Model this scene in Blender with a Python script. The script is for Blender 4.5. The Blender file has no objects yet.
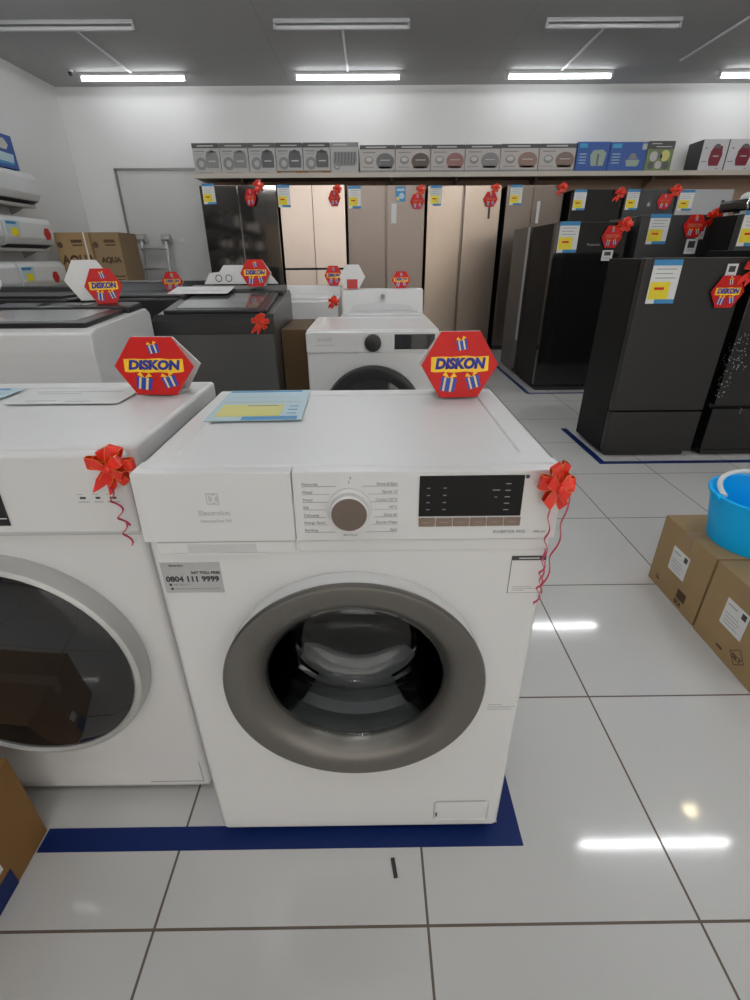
import bpy, bmesh, math, random
from mathutils import Matrix, Vector
random.seed(4)
PI = math.pi
S = bpy.context.scene
C = S.collection
R = math.radians

# ------------------------------------------------------------------ camera
cam_d = bpy.data.cameras.new('camera')
cam = bpy.data.objects.new('camera', cam_d)
C.objects.link(cam)
TH, YAW, ROLL = 0.47399, -0.00624, -0.00754
fw = Vector((-math.sin(YAW)*math.cos(TH), math.cos(YAW)*math.cos(TH), -math.sin(TH)))
rt = Vector((math.cos(YAW), math.sin(YAW), 0))
up = rt.cross(fw)
r2 = math.cos(ROLL)*rt + math.sin(ROLL)*up
u2 = -math.sin(ROLL)*rt + math.cos(ROLL)*up
M = Matrix((r2, u2, -fw)).transposed().to_4x4()
M.translation = (0, 0, 1.08917)
cam.matrix_world = M
cam_d.sensor_fit = 'HORIZONTAL'
cam_d.sensor_width = 36
cam_d.lens = 474.27/750*36
cam_d.clip_start = 0.02
S.camera = cam

# ------------------------------------------------------------------ light and exposure
EXPOSURE = 0.12
TUBE_STRENGTH = 50.0
BACK_ROW_TUBES = 11.5
DAYLIGHT = 1.6
S.view_settings.view_transform = 'Standard'
S.view_settings.look = 'None'
S.view_settings.gamma = 1
S.view_settings.exposure = EXPOSURE
S.view_settings.use_curve_mapping = False
S.cycles.use_denoising = True
S.cycles.max_bounces = 10
S.cycles.transparent_max_bounces = 16
S.cycles.caustics_reflective = False
S.cycles.caustics_refractive = False
w = bpy.data.worlds.new('daylight')
w.use_nodes = True
w.node_tree.nodes['Background'].inputs[0].default_value = (1.0, 0.93, 0.84, 1)
w.node_tree.nodes['Background'].inputs[1].default_value = DAYLIGHT
S.world = w

# ------------------------------------------------------------------ materials
def mat(name, col, rough=.5, metal=0., **k):
    m = bpy.data.materials.new(name)
    m.use_nodes = True
    b = m.node_tree.nodes['Principled BSDF']
    b.inputs['Base Color'].default_value = (*col, 1)
    b.inputs['Roughness'].default_value = rough
    b.inputs['Metallic'].default_value = metal
    for key, v in k.items():
        b.inputs[key.replace('_', ' ')].default_value = v
    return m

def noisy(m, scale, amount, stretch=(1, 1, 1), rough=None, bump=0):
    """procedural variation of the colour the thing itself has"""
    nt = m.node_tree
    b = nt.nodes['Principled BSDF']
    col = tuple(b.inputs['Base Color'].default_value)
    tc = nt.nodes.new('ShaderNodeTexCoord')
    mp = nt.nodes.new('ShaderNodeMapping')
    mp.inputs['Scale'].default_value = stretch
    n = nt.nodes.new('ShaderNodeTexNoise')
    n.inputs['Scale'].default_value = scale
    n.inputs['Detail'].default_value = 4
    cr = nt.nodes.new('ShaderNodeMix')
    cr.data_type = 'RGBA'
    cr.inputs[6].default_value = tuple(c*(1-amount) for c in col[:3]) + (1,)
    cr.inputs[7].default_value = tuple(min(1, c*(1+amount)) for c in col[:3]) + (1,)
    L = nt.links
    L.new(tc.outputs['Object'], mp.inputs[0])
    L.new(mp.outputs[0], n.inputs['Vector'])
    L.new(n.outputs[0], cr.inputs[0])
    L.new(cr.outputs[2], b.inputs['Base Color'])
    if bump:
        bp = nt.nodes.new('ShaderNodeBump')
        bp.inputs['Strength'].default_value = bump
        bp.inputs['Distance'].default_value = .002
        L.new(n.outputs[0], bp.inputs['Height'])
        L.new(bp.outputs[0], b.inputs['Normal'])
    return m

def sparkle(m, scale, col2, thr):
    """glossy black glass with a scatter of pale specks printed in it"""
    nt = m.node_tree
    b = nt.nodes['Principled BSDF']
    col = tuple(b.inputs['Base Color'].default_value)
    tc = nt.nodes.new('ShaderNodeTexCoord')
    v = nt.nodes.new('ShaderNodeTexVoronoi')
    v.inputs['Scale'].default_value = scale
    n = nt.nodes.new('ShaderNodeTexNoise')
    n.inputs['Scale'].default_value = 3.2
    a = nt.nodes.new('ShaderNodeMath'); a.operation = 'LESS_THAN'; a.inputs[1].default_value = thr
    g = nt.nodes.new('ShaderNodeMath'); g.operation = 'GREATER_THAN'; g.inputs[1].default_value = .56
    mu = nt.nodes.new('ShaderNodeMath'); mu.operation = 'MULTIPLY'
    mx = nt.nodes.new('ShaderNodeMix'); mx.data_type = 'RGBA'
    mx.inputs[6].default_value = col
    mx.inputs[7].default_value = (*col2, 1)
    L = nt.links
    L.new(tc.outputs['Object'], v.inputs['Vector']); L.new(tc.outputs['Object'], n.inputs['Vector'])
    L.new(v.outputs['Distance'], a.inputs[0]); L.new(n.outputs[0], g.inputs[0])
    L.new(a.outputs[0], mu.inputs[0]); L.new(g.outputs[0], mu.inputs[1])
    L.new(mu.outputs[0], mx.inputs[0]); L.new(mx.outputs[2], b.inputs['Base Color'])
    return m

def emit(name, col, s):
    m = mat(name, (1, 1, 1), .4)
    b = m.node_tree.nodes['Principled BSDF']
    b.inputs['Emission Color'].default_value = (*col, 1)
    b.inputs['Emission Strength'].default_value = s
    return m

def floor_material():
    m = mat('porcelain_tiles', (.5, .5, .5), .09)
    nt = m.node_tree; L = nt.links
    b = nt.nodes['Principled BSDF']
    tc = nt.nodes.new('ShaderNodeTexCoord')
    sp = nt.nodes.new('ShaderNodeSeparateXYZ')
    L.new(tc.outputs['Object'], sp.inputs[0])
    def math_(op, a, v=None, v2=None):
        n = nt.nodes.new('ShaderNodeMath'); n.operation = op
        if hasattr(a, 'is_linked'): L.new(a, n.inputs[0])
        else: n.inputs[0].default_value = a
        if v is not None:
            if hasattr(v, 'is_linked'): L.new(v, n.inputs[1])
            else: n.inputs[1].default_value = v
        return n.outputs[0]
    masks, ids = [], []
    for o, off in (('X', .0937), ('Y', .4153)):
        t = math_('DIVIDE', math_('SUBTRACT', sp.outputs[o], off-50), .5)
        fr = math_('FRACT', t)
        ids.append(math_('FLOOR', t))
        d = math_('ABSOLUTE', math_('SUBTRACT', fr, .5))
        masks.append(math_('GREATER_THAN', d, .5-.0048))
    grout = math_('MAXIMUM', masks[0], masks[1])
    cb = nt.nodes.new('ShaderNodeCombineXYZ')
    L.new(ids[0], cb.inputs[0]); L.new(ids[1], cb.inputs[1])
    wn = nt.nodes.new('ShaderNodeTexWhiteNoise'); wn.noise_dimensions = '2D'
    L.new(cb.outputs[0], wn.inputs['Vector'])
    nz = nt.nodes.new('ShaderNodeTexNoise'); nz.inputs['Scale'].default_value = 1.4; nz.inputs['Detail'].default_value = 5
    L.new(tc.outputs['Object'], nz.inputs['Vector'])
    v1 = math_('MULTIPLY', math_('SUBTRACT', wn.outputs[0], .5), .03)
    v2 = math_('MULTIPLY', math_('SUBTRACT', nz.outputs[0], .5), .07)
    val = math_('ADD', math_('ADD', v1, v2), 1.0)
    mx = nt.nodes.new('ShaderNodeMix'); mx.data_type = 'RGBA'; mx.blend_type = 'MULTIPLY'; mx.inputs[0].default_value = 1
    mx.inputs[6].default_value = (.625, .62, .605, 1)
    L.new(val, mx.inputs[7])
    m2 = nt.nodes.new('ShaderNodeMix'); m2.data_type = 'RGBA'
    L.new(grout, m2.inputs[0]); L.new(mx.outputs[2], m2.inputs[6]); m2.inputs[7].default_value = (.13, .10, .075, 1)
    L.new(m2.outputs[2], b.inputs['Base Color'])
    rr = math_('ADD', math_('MULTIPLY', grout, .6), .07)
    L.new(rr, b.inputs['Roughness'])
    bp = nt.nodes.new('ShaderNodeBump'); bp.inputs['Strength'].default_value = .25; bp.inputs['Distance'].default_value = .002
    inv = math_('SUBTRACT', 1.0, grout)
    L.new(inv, bp.inputs['Height']); L.new(bp.outputs[0], b.inputs['Normal'])
    return m

def ceiling_material():
    m = mat('ceiling_boards', (.27, .27, .275), .8)
    nt = m.node_tree; L = nt.links
    b = nt.nodes['Principled BSDF']
    tc = nt.nodes.new('ShaderNodeTexCoord')
    br = nt.nodes.new('ShaderNodeTexBrick')
    br.offset = 0; br.inputs['Scale'].default_value = 1
    br.inputs['Brick Width'].default_value = 2.24; br.inputs['Row Height'].default_value = 1.05
    br.inputs['Mortar Size'].default_value = .006
    for i, c in ((1, (.41, .41, .41)), (2, (.42, .42, .42)), (3, (.35, .35, .35))):  # grey tones hold the ceiling's low light; the boards themselves are whitish
        br.inputs[i].default_value = (*c, 1)
    mp = nt.nodes.new('ShaderNodeMapping'); mp.inputs['Location'].default_value = (.9, .31, 0)
    L.new(tc.outputs['Object'], mp.inputs[0]); L.new(mp.outputs[0], br.inputs[0]); L.new(br.outputs[0], b.inputs['Base Color'])
    return m

WHITE = mat('white_enamel', (.70, .70, .695), .22)
WHITELID = mat('white_lid', (.70, .70, .695), .36)
WHITE2 = mat('white_plastic', (.68, .68, .675), .3)
LINE = mat('seam_grey', (.28, .28, .28), .6)
SEAM = mat('seam_pale', (.45, .45, .45), .6)
RINGM = mat('satin_grey_ring', (.165, .156, .142), .36, .7)
SILVER = mat('silver_plastic', (.62, .62, .62), .25, .7)
SATIN = mat('satin_silver', (.52, .52, .51), .38, .35)
CHROME = mat('chrome', (.75, .75, .75), .1, 1.)
STEELD = mat('drum_steel', (.30, .285, .27), .25, 1.)
RUBBER = mat('grey_rubber', (.19, .19, .19), .4)
def thin_glass():
    m = bpy.data.materials.new('bowl_glass'); m.use_nodes = True
    nt = m.node_tree; nt.nodes.clear(); L = nt.links
    o = nt.nodes.new('ShaderNodeOutputMaterial'); mx = nt.nodes.new('ShaderNodeMixShader')
    tr = nt.nodes.new('ShaderNodeBsdfTransparent'); tr.inputs[0].default_value = (.90, .92, .92, 1)
    gl = nt.nodes.new('ShaderNodeBsdfGlossy'); gl.inputs['Roughness'].default_value = .02
    fr = nt.nodes.new('ShaderNodeFresnel'); fr.inputs[0].default_value = 1.6
    L.new(fr.outputs[0], mx.inputs[0]); L.new(tr.outputs[0], mx.inputs[1]); L.new(gl.outputs[0], mx.inputs[2]); L.new(mx.outputs[0], o.inputs[0])
    return m
GLASS = thin_glass()
BLKGLASS = mat('smoked_black_glass', (.012, .012, .013), .04, Coat_Weight=.3)
DISPLAY = mat('display_black', (.010, .010, .010), .2, 0, Specular_IOR_Level=.2)
DISPINK = mat('display_marks', (.22, .22, .22), .5)
BLACK = mat('black_plastic', (.015, .015, .016), .3)
BLACKM = mat('matte_black', (.03, .03, .03), .6)
KNOB = mat('bronze_knob_face', (.15, .115, .095), .38, .3)
BTN = mat('bronze_buttons', (.23, .165, .125), .4, .2)
INK = mat('dark_ink', (.05, .05, .055), .6)
GREYINK = mat('grey_ink', (.30, .30, .31), .6)
PALEINK = mat('pale_grey_print', (.50, .50, .50), .4)
LABELS = mat('silver_sticker', (.46, .46, .46), .35, .2)
PAPER = mat('white_paper', (.72, .72, .71), .6)
PBLUE = mat('print_blue', (.04, .24, .50), .45)
PALEBLUE = mat('print_pale_blue', (.45, .60, .66), .45)
YELLOW = mat('print_yellow', (.80, .66, .03), .5)
PALEYEL = mat('print_pale_yellow', (.66, .62, .20), .45)
RED = mat('red_card', (.58, .012, .010), .45, 0, Specular_IOR_Level=.3)
REDDK = mat('red_card_back', (.50, .02, .02), .4)
DBLUE = mat('letter_blue', (.025, .035, .33), .4)
GIFTB = mat('gift_blue', (.02, .06, .42), .4)
TAGINK = mat('tag_lettering', (.60, .12, .06), .45)
GOLD = mat('letter_yellow', (.95, .58, .02), .45)
CREAM = mat('ribbon_cream', (.82, .68, .35), .5)
RIBBON = noisy(mat('red_satin_ribbon', (.80, .028, .014), .25, 0, Coat_Weight=.3), 40, .2)
EDGE = mat('ribbon_gold_edge', (.85, .30, .03), .3)
PINKR = mat('crimson_curled_ribbon', (.62, .06, .12), .3)
TAPE = noisy(mat('blue_floor_tape', (.003, .019, .125), .45, 0, Specular_IOR_Level=.3), 30, .12)
CARD = noisy(mat('brown_cardboard', (.35, .23, .108), .75), 14, .08)
CARDD = noisy(mat('dark_cardboard', (.25, .125, .033), .75), 14, .08)
CARDP = mat('cardboard_print', (.085, .045, .02), .7)
CARDT = mat('clear_brown_tape', (.33, .20, .10), .3)
WALLM = noisy(mat('white_wall_paint', (.78, .78, .77), .75), .6, .02)
FLOORM = floor_material()
CEILM = ceiling_material()
FRAMEM = mat('grey_metal_frame', (.26, .26, .26), .4, .6)
DOORM = mat('pale_grey_door', (.62, .62, .61), .5)
SHELFM = mat('cream_shelf_edge', (.55, .50, .42), .5)
SHELFU = mat('shelf_brown', (.20, .135, .09), .6)
PANELM = noisy(mat('brown_back_panel', (.33, .215, .15), .6), 3, .08, (1, 1, .1))
TUBE = emit('lit_tube', (.96, .985, 1.0), TUBE_STRENGTH)
TUBEB = emit('lit_tube_back_row', (.96, .985, 1.0), BACK_ROW_TUBES)
TUBEOFF = mat('unlit_tube', (.45, .45, .45), .3)
LAMPDIM = mat('unlit_batten', (.30, .30, .30), .5)  # lamp batten colour darkened to hold the low light on unlit lamps
LAMPBODY = mat('lamp_batten', (.66, .66, .66), .4)
WARM = emit('warm_bulb', (1, .82, .5), 30)
ALU = mat('aluminium', (.55, .56, .56), .35, .8)
FR_BLACK = mat('fridge_matte_black', (.022, .021, .020), .42, .2)
FR_SIDE = mat('fridge_side_black', (.006, .006, .006), .5, 0, Specular_IOR_Level=.15)
FR_GLASS = mat('fridge_black_glass', (.010, .0095, .0095), .07)
FR_MIRROR = mat('fridge_dark_mirror_glass', (.20, .185, .175), .05, .9)
FR_FLOWER = sparkle(mat('fridge_flower_glass', (.010, .0095, .0095), .06), 70, (.35, .35, .36), .22)
FR_PEACH_REFL = mat('fridge_peach_reflection_glass', (.90, .74, .63), .38, .55)  # peach reflection of the bright shopfront put into the base colour
FR_BROWN = noisy(mat('fridge_bronze_steel', (.27, .22, .19), .38, .7), 1, .04)
FR_STEEL = noisy(mat('fridge_steel', (.40, .325, .265), .28, .85), 1, .04)
FR_DARK = mat('fridge_dark_steel', (.21, .175, .15), .28, .85)
FR_GREY = mat('fridge_charcoal', (.055, .054, .055), .36, .3)
FR_SILVER = mat('fridge_silver', (.46, .46, .47), .35, .5)
GREYLID = mat('grey_lid_glass', (.10, .105, .105), .12)
CHAR = mat('charcoal_enamel', (.105, .103, .10), .3, .4)
BUCKET = mat('blue_bucket_plastic', (.0, .47, .96), .45, 0, Specular_IOR_Level=.3)
WPLAST = mat('white_handle_plastic', (.78, .78, .76), .4)
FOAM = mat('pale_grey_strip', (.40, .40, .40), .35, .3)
ACW = mat('air_con_white', (.66, .67, .67), .3)

# ------------------------------------------------------------------ mesh builder
_tc = {}
def text_mesh(s, size, off, shear, align):
    key = (s, size, off, shear, align)
    if key not in _tc:
        cu = bpy.data.curves.new('t', 'FONT')
        cu.body = s; cu.size = size; cu.offset = off; cu.shear = shear
        cu.align_x = align; cu.align_y = 'CENTER'; cu.resolution_u = 3
        o = bpy.data.objects.new('t', cu)
        C.objects.link(o)
        dg = bpy.context.evaluated_depsgraph_get()
        _tc[key] = bpy.data.meshes.new_from_object(o.evaluated_get(dg))
        bpy.data.objects.remove(o)
    return _tc[key]

def FRONT(x=0, y=0, z=0):      # local x right, y up, z out towards -Y
    m = Matrix(((1, 0, 0), (0, 0, 1), (0, -1, 0))).transposed().to_4x4(); m.translation = (x, y, z); return m
def TOP(x=0, y=0, z=0):
    return Matrix.Translation((x, y, z))
def PLUSX(x=0, y=0, z=0):      # faces +X
    m = Matrix(((0, 1, 0), (0, 0, 1), (1, 0, 0))).transposed().to_4x4(); m.translation = (x, y, z); return m
def MINUSX(x=0, y=0, z=0):     # faces -X
    m = Matrix(((0, -1, 0), (0, 0, 1), (-1, 0, 0))).transposed().to_4x4(); m.translation = (x, y, z); return m
ID = Matrix.Identity(4)

def weighted(o):               # keeps flat faces flat beside their rounded edges
    md = o.modifiers.new('weighted_normals', 'WEIGHTED_NORMAL')
    md.keep_sharp = True; md.weight = 100
class MB:
    def __init__(s):
        s.bm = bmesh.new(); s.mats = []
    def _mi(s, m):
        if m not in s.mats: s.mats.append(m)
        return s.mats.index(m)
    def _take(s, b, m, X):
        bmesh.ops.recalc_face_normals(b, faces=b.faces)
        if m is not None:
            i = s._mi(m)
            for f in b.faces: f.material_index = i
        b.transform(X)
        me = bpy.data.meshes.new('tmp'); b.to_mesh(me); b.free()
        s.bm.from_mesh(me); bpy.data.meshes.remove(me)
        return s
    def box(s, x0, y0, z0, x1, y1, z1, m, bev=0, seg=2, X=ID, taper=None):
        b = bmesh.new()
        bmesh.ops.create_cube(b, size=1)
        for v in b.verts:
            v.co = ((x0+x1)/2+v.co.x*(x1-x0), (y0+y1)/2+v.co.y*(y1-y0), (z0+z1)/2+v.co.z*(z1-z0))
        if taper: 
            for v in b.verts: v.co = taper(v.co.copy())
        if bev: bmesh.ops.bevel(b, geom=b.edges[:], offset=bev, segments=seg, affect='EDGES', profile=.5)
        return s._take(b, m, X)
    def rect(s, x0, y0, x1, y1, m, X=ID, z=0, th=.0008):
        return s.box(x0, y0, z, x1, y1, z+th, m, 0, 1, X)
    def poly(s, pts, m, X=ID, z=0, th=.001, bev=0):
        b = bmesh.new()
        f = b.faces.new([b.verts.new((p[0], p[1], z)) for p in pts])
        if f.calc_area() and th:
            r = bmesh.ops.extrude_face_region(b, geom=[f])
            bmesh.ops.translate(b, verts=[v for v in r['geom'] if isinstance(v, bmesh.types.BMVert)], vec=(0, 0, th))
        if bev: bmesh.ops.bevel(b, geom=b.edges[:], offset=bev, segments=2, affect='EDGES', profile=.5)
        return s._take(b, m, X)
    def disc(s, cx, cy, r, m, X=ID, z=0, th=.001, seg=28, ry=None, a0=0, a1=2*PI):
        ry = ry or r
        full = abs(a1-a0-2*PI) < 1e-6
        n = seg if full else seg+1
        pts = [(cx+r*math.cos(a0+(a1-a0)*i/seg), cy+ry*math.sin(a0+(a1-a0)*i/seg)) for i in range(n)]
        return s.poly(pts, m, X, z, th)
    def lathe(s, prof, m, X=ID, seg=48, closed=False):
        """prof: list of (radius, height along local z); axis local z"""
        b = bmesh.new()
        rings = []
        for r, h in prof:
            if r < 1e-6: rings.append([b.verts.new((0, 0, h))])
            else: rings.append([b.verts.new((r*math.cos(2*PI*i/seg), r*math.sin(2*PI*i/seg), h)) for i in range(seg)])
        pr = list(zip(rings, rings[1:])) + ([(rings[-1], rings[0])] if closed else [])
        for a, c in pr:
            for i in range(seg):
                j = (i+1) % seg
                if len(a) == 1 and len(c) == 1: continue
                if len(a) == 1: b.faces.new((a[0], c[i], c[j]))
                elif len(c) == 1: b.faces.new((a[i], a[j], c[0]))
                else: b.faces.new((a[i], a[j], c[j], c[i]))
        return s._take(b, m, X)
    def ring(s, cx, cy, ro, ri, m, X=ID, z=0, th=.001, seg=32):
        return s.lathe([(ri, z), (ro, z), (ro, z+th), (ri, z+th)], m, X @ Matrix.Translation((cx, cy, 0)), seg, True)
    def cyl(s, p0, p1, r, m, seg=16, X=ID, r1=None):
        p0, p1 = Vector(p0), Vector(p1)
        d = p1-p0
        q = d.to_track_quat('Z', 'Y').to_matrix().to_4x4(); q.translation = p0
        h = d.length; r1 = r if r1 is None else r1
        return s.lathe([(0, 0), (r, 0), (r1, h), (0, h)], m, X @ q, seg)
    def tube(s, pts, r, m, X=ID, seg=8, flat=1.0, taper=False):
        b = bmesh.new(); pts = [Vector(p) for p in pts]; rings = []
        n = len(pts)
        for i, p in enumerate(pts):
            t = (pts[min(i+1, n-1)]-pts[max(i-1, 0)]).normalized()
            a = t.cross(Vector((0, 1, 0)))
            if a.length < 1e-4: a = t.cross(Vector((1, 0, 0)))
            a.normalize(); c = a.cross(t)
            rr = r*(1-.75*i/(n-1)) if taper else r
            rings.append([b.verts.new(p + a*rr*math.cos(2*PI*k/seg) + c*rr*flat*math.sin(2*PI*k/seg)) for k in range(seg)])
        for u, v in zip(rings, rings[1:]):
            for k in range(seg): b.faces.new((u[k], u[(k+1) % seg], v[(k+1) % seg], v[k]))
        b.faces.new(rings[0][::-1]); b.faces.new(rings[-1])
        return s._take(b, m, X)
    def strip(s, pts, wid, m, th=.0005, X=ID):
        """ribbon: pts centre line, wid list of half-width vectors; solid with thickness th"""
        b = bmesh.new(); n = len(pts); rows = []
        for i in range(n):
            p, h = Vector(pts[i]), Vector(wid[i])
            t = (Vector(pts[min(i+1, n-1)])-Vector(pts[max(i-1, 0)]))
            nn = t.cross(h); nn = nn.normalized()*th if nn.length > 1e-9 else Vector((0, 0, th))
            rows.append([b.verts.new(p-h-nn), b.verts.new(p+h-nn), b.verts.new(p+h+nn), b.verts.new(p-h+nn)])
        for a, c in zip(rows, rows[1:]):
            for k in range(4): b.faces.new((a[k], a[(k+1) % 4], c[(k+1) % 4], c[k]))
        b.faces.new(rows[0][::-1]); b.faces.new(rows[-1])
        return s._take(b, m, X)
    def text(s, t, x, y, size, m, X=ID, z=0, off=0, shear=0, align='CENTER', sx=1):
        me = text_mesh(t, size, off, shear, align)
        b = bmesh.new(); b.from_mesh(me)
        r = bmesh.ops.extrude_face_region(b, geom=b.faces[:])
        bmesh.ops.translate(b, verts=[v for v in r['geom'] if isinstance(v, bmesh.types.BMVert)], vec=(0, 0, .0005))
        return s._take(b, m, X @ Matrix.Translation((x, y, z)) @ Matrix.Diagonal((sx, 1, 1, 1)))
    def build(s, name, parent=None, smooth=True, label=None):
        me = bpy.data.meshes.new(name)
        s.bm.to_mesh(me); s.bm.free()
        for m in s.mats: me.materials.append(m)
        if smooth:
            for p in me.polygons: p.use_smooth = True
            me.set_sharp_from_angle(angle=R(38))
        o = bpy.data.objects.new(name, me)
        C.objects.link(o)
        if smooth: weighted(o)
        if parent: o.parent = parent
        if label: o['label'] = label
        return o

def tag(o, label, cat, group=None, kind=None):
    o['label'] = label; o['category'] = cat
    if group: o['group'] = group
    if kind: o['kind'] = kind
    return o
def thing(name, label, cat, loc=(0, 0, 0), rz=0, group=None):
    o = bpy.data.objects.new(name, None)
    o.empty_display_size = .05
    C.objects.link(o); o.location = loc; o.rotation_euler = (0, 0, rz)
    return tag(o, label, cat, group)
def struct(mb, name, smooth=False, parent=None):
    o = mb.build(name, parent, smooth)
    if not parent: o['kind'] = 'structure'
    return o
def copy_tree(o, parent=None):
    c = o.copy(); C.objects.link(c); c.parent = parent
    for ch in list(o.children): copy_tree(ch, c)
    return c
def boolean_cut(o, cutter):
    o.modifiers.clear()
    md = o.modifiers.new('cut', 'BOOLEAN'); md.object = cutter; md.operation = 'DIFFERENCE'; md.solver = 'EXACT'
    dg = bpy.context.evaluated_depsgraph_get(); dg.update()
    me = bpy.data.meshes.new_from_object(o.evaluated_get(dg))
    o.modifiers.clear(); o.data = me
    bpy.data.objects.remove(cutter)
    weighted(o)
    for p in me.polygons: p.use_smooth = True
    me.set_sharp_from_angle(angle=R(38))

# ================================================================== SETTING
XL, XR, YB, YF, ZC = -3.6, 5.8, 7.05, -4.6, 2.85
struct(MB().box(XL-.1, YF-.1, -.06, XR+.1, YB+.1, 0, FLOORM), 'floor')
struct(MB().box(XL-.1, YF-.1, ZC, XR+.1, YB+.1, ZC+.06, CEILM), 'ceiling')
struct(MB().box(XL-.1, YB, 0, XR+.1, YB+.1, ZC, WALLM), 'wall_back')
struct(MB().box(XL-.1, YF, 0, XL, YB, ZC, WALLM), 'wall_left')
struct(MB().box(XR, YF, 0, XR+.1, YB, ZC, WALLM), 'wall_right')
fwm = MB()
fwm.box(XL, YF-.1, 2.45, XR, YF, ZC, WALLM).box(XL, YF-.1, 0, -2.6, YF, 2.45, WALLM).box(4.8, YF-.1, 0, XR, YF, 2.45, WALLM)
struct(fwm, 'wall_front')
sf = MB()
for x in (-2.6, -.8, 1.0, 2.9, 4.74): sf.box(x, YF-.08, 0, x+.06, YF-.02, 2.45, FRAMEM)
sf.box(-2.6, YF-.08, 2.39, 4.8, YF-.02, 2.45, FRAMEM).box(-2.6, YF-.08, 0, 4.8, YF-.02, .08, FRAMEM)
struct(sf, 'window_1')
struct(MB().box(XL, YB-.012, 0, -2.0, YB, .08, SHELFM), 'baseboard_back')
# brown board behind the refrigerators
struct(MB().box(-2.0, YB-.02, 0, XR, YB, 1.93, PANELM), 'trim_1')
# door with a thin metal frame, left part of the back wall
d = MB()
d.box(-3.115, YB-.03, 0, -3.09, YB, 2.07, FRAMEM).box(-3.115, YB-.03, 2.047, -2.03, YB, 2.07, FRAMEM)
dd = struct(d, 'door_1')
MB().box(-3.09, YB-.012, .01, -2.03, YB, 2.05, DOORM).build('door_leaf', dd)
sw = MB().box(-2.47, YB-.022, 1.27, -2.385, YB-.012, 1.32, PAPER, .003).build('switch_plate')
tag(sw, 'small pale switch plate on the wall right of the step ladder', 'switch')

# ------------------------------------------------------------------ ceiling lamps
LCOL = [-2.51, -.215, 2.06, 4.35]
def make_lamp(lit, tm=None):
    t = thing('tube_lamp', 'x', 'ceiling lamp')
    b = MB().box(-.57, -.026, -.03, .57, .026, 0, LAMPBODY if lit else LAMPDIM, .006)
    b.build('batten', t)
    MB().cyl((-.55, 0, -.052), (.55, 0, -.052), .016, tm or TUBEOFF, 10).build('tube', t)
    for sx in (-1, 1):
        MB().box(sx*.56-.012, -.02, -.07, sx*.56+.012, .02, -.03, LAMPBODY if lit else LAMPDIM, .004).build('lamp_holder', t)
    if not lit:
        MB().cyl((-.55, .022, -.05), (.55, .022, -.05), .010, TUBEOFF, 8).build('second_tube', t)
    return t
lamps = {'back': make_lamp(True, TUBEB), 'lit': make_lamp(True, TUBE), 'off': make_lamp(False)}
used = set()
side = ['leftmost', 'second from the left', 'third from the left', 'rightmost']
for y, lit, row in ((6.60, True, 0), (5.34, False, 0), (4.28, True, 1), (1.95, True, 2), (-.4, True, 3), (-2.7, True, 4)):
    for i, x in enumerate(LCOL):
        if row in (3, 4) and i == 3: continue
        key = 'off' if not lit else 'back' if row == 0 else 'lit'
        t = copy_tree(lamps[key]) if key in used else lamps[key]
        used.add(key)
        t.location = (x, y, ZC)
        if row == 0 and lit: t['label'] = 'lit fluorescent tube lamp near the back wall, %s of its row' % side[i]
        elif row == 0: t['label'] = 'unlit tube lamp on the dark ceiling, %s of its row' % (side[i] if i != 3 else 'rightmost, past the frame edge')
        else: t['label'] = 'lit tube lamp above the aisle, row %s towards the shop front' % ['', 'one', 'two', 'three', 'four'][row]
        t['group'] = ('lit' if lit else 'unlit') + ' ceiling tube lamps' + ('' if row == 0 else ' behind the frame')
for i, x in enumerate(LCOL):
    xx = (x, x, x, 3.18)[i]
    o = MB().box(xx-.011, 5.47 if i < 3 else 5.2, ZC-.014, xx+.011, 6.56 if i < 3 else 6.3, ZC, LAMPBODY, .003).build('cable_trunking')
    tag(o, ['thin white cable strip between the leftmost two ceiling lamps', 'thin white cable strip between the two middle-left ceiling lamps',
            'thin white cable strip between the two middle-right ceiling lamps', 'thin white cable strip on bare ceiling at far right'][i], 'cable strip', 'ceiling cable strips')
cc = thing('security_camera', 'small dome security camera under ceiling beside left lit lamp', 'security camera', (-3.12, 6.5, ZC))
cc.scale = (.6, .6, .6)
MB().cyl((0, 0, -.03), (0, 0, 0), .045, PAPER, 20).build('base', cc)
MB().lathe([(0, -.085), (.02, -.08), (.036, -.06), (.04, -.03)], BLACK, ID, 20).build('lens_dome', cc)
dl = thing('downlight', 'small warm downlight in the ceiling above the bucket', 'ceiling lamp', (2.5, 2.2, ZC))
MB().lathe([(.045, -.012), (.06, -.012), (.06, 0), (.045, 0)], LAMPBODY, ID, 24, True).build('trim_ring', dl)
MB().cyl((0, 0, -.02), (0, 0, -.004), .042, WARM, 16).build('bulb', dl)

# ------------------------------------------------------------------ floor tape
def tape(pts, label):
    mb = MB()
    for x0, y0, x1, y1 in pts: mb.box(x0, y0, 0, x1, y1, .0012, TAPE)
    return tag(mb.build('floor_tape', None, False), label, 'tape', 'blue floor tape')
tape([(-.70, .545, .306, .591), (.262, .591, .306, 1.12)], 'blue tape strip on floor around the grey-ringed front washer')
tape([(1.335, 2.555, 2.75, 2.592), (1.335, 2.592, 1.375, 3.2)], 'blue tape strip on floor around the nearest black fridge')
tape([(1.375, 4.15, 2.6, 4.185), (1.375, 4.185, 1.41, 5.45)], 'blue tape strip on floor around the fridge behind')
o = MB().box(-.004, -.018, 0, .004, .018, .003, BLACKM, .001).build('plastic_sliver')
o.location = (.036, .508, 0); o.rotation_euler = (0, 0, R(8))
tag(o, 'tiny black sliver lying on the tile before the washer', 'sliver')

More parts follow.
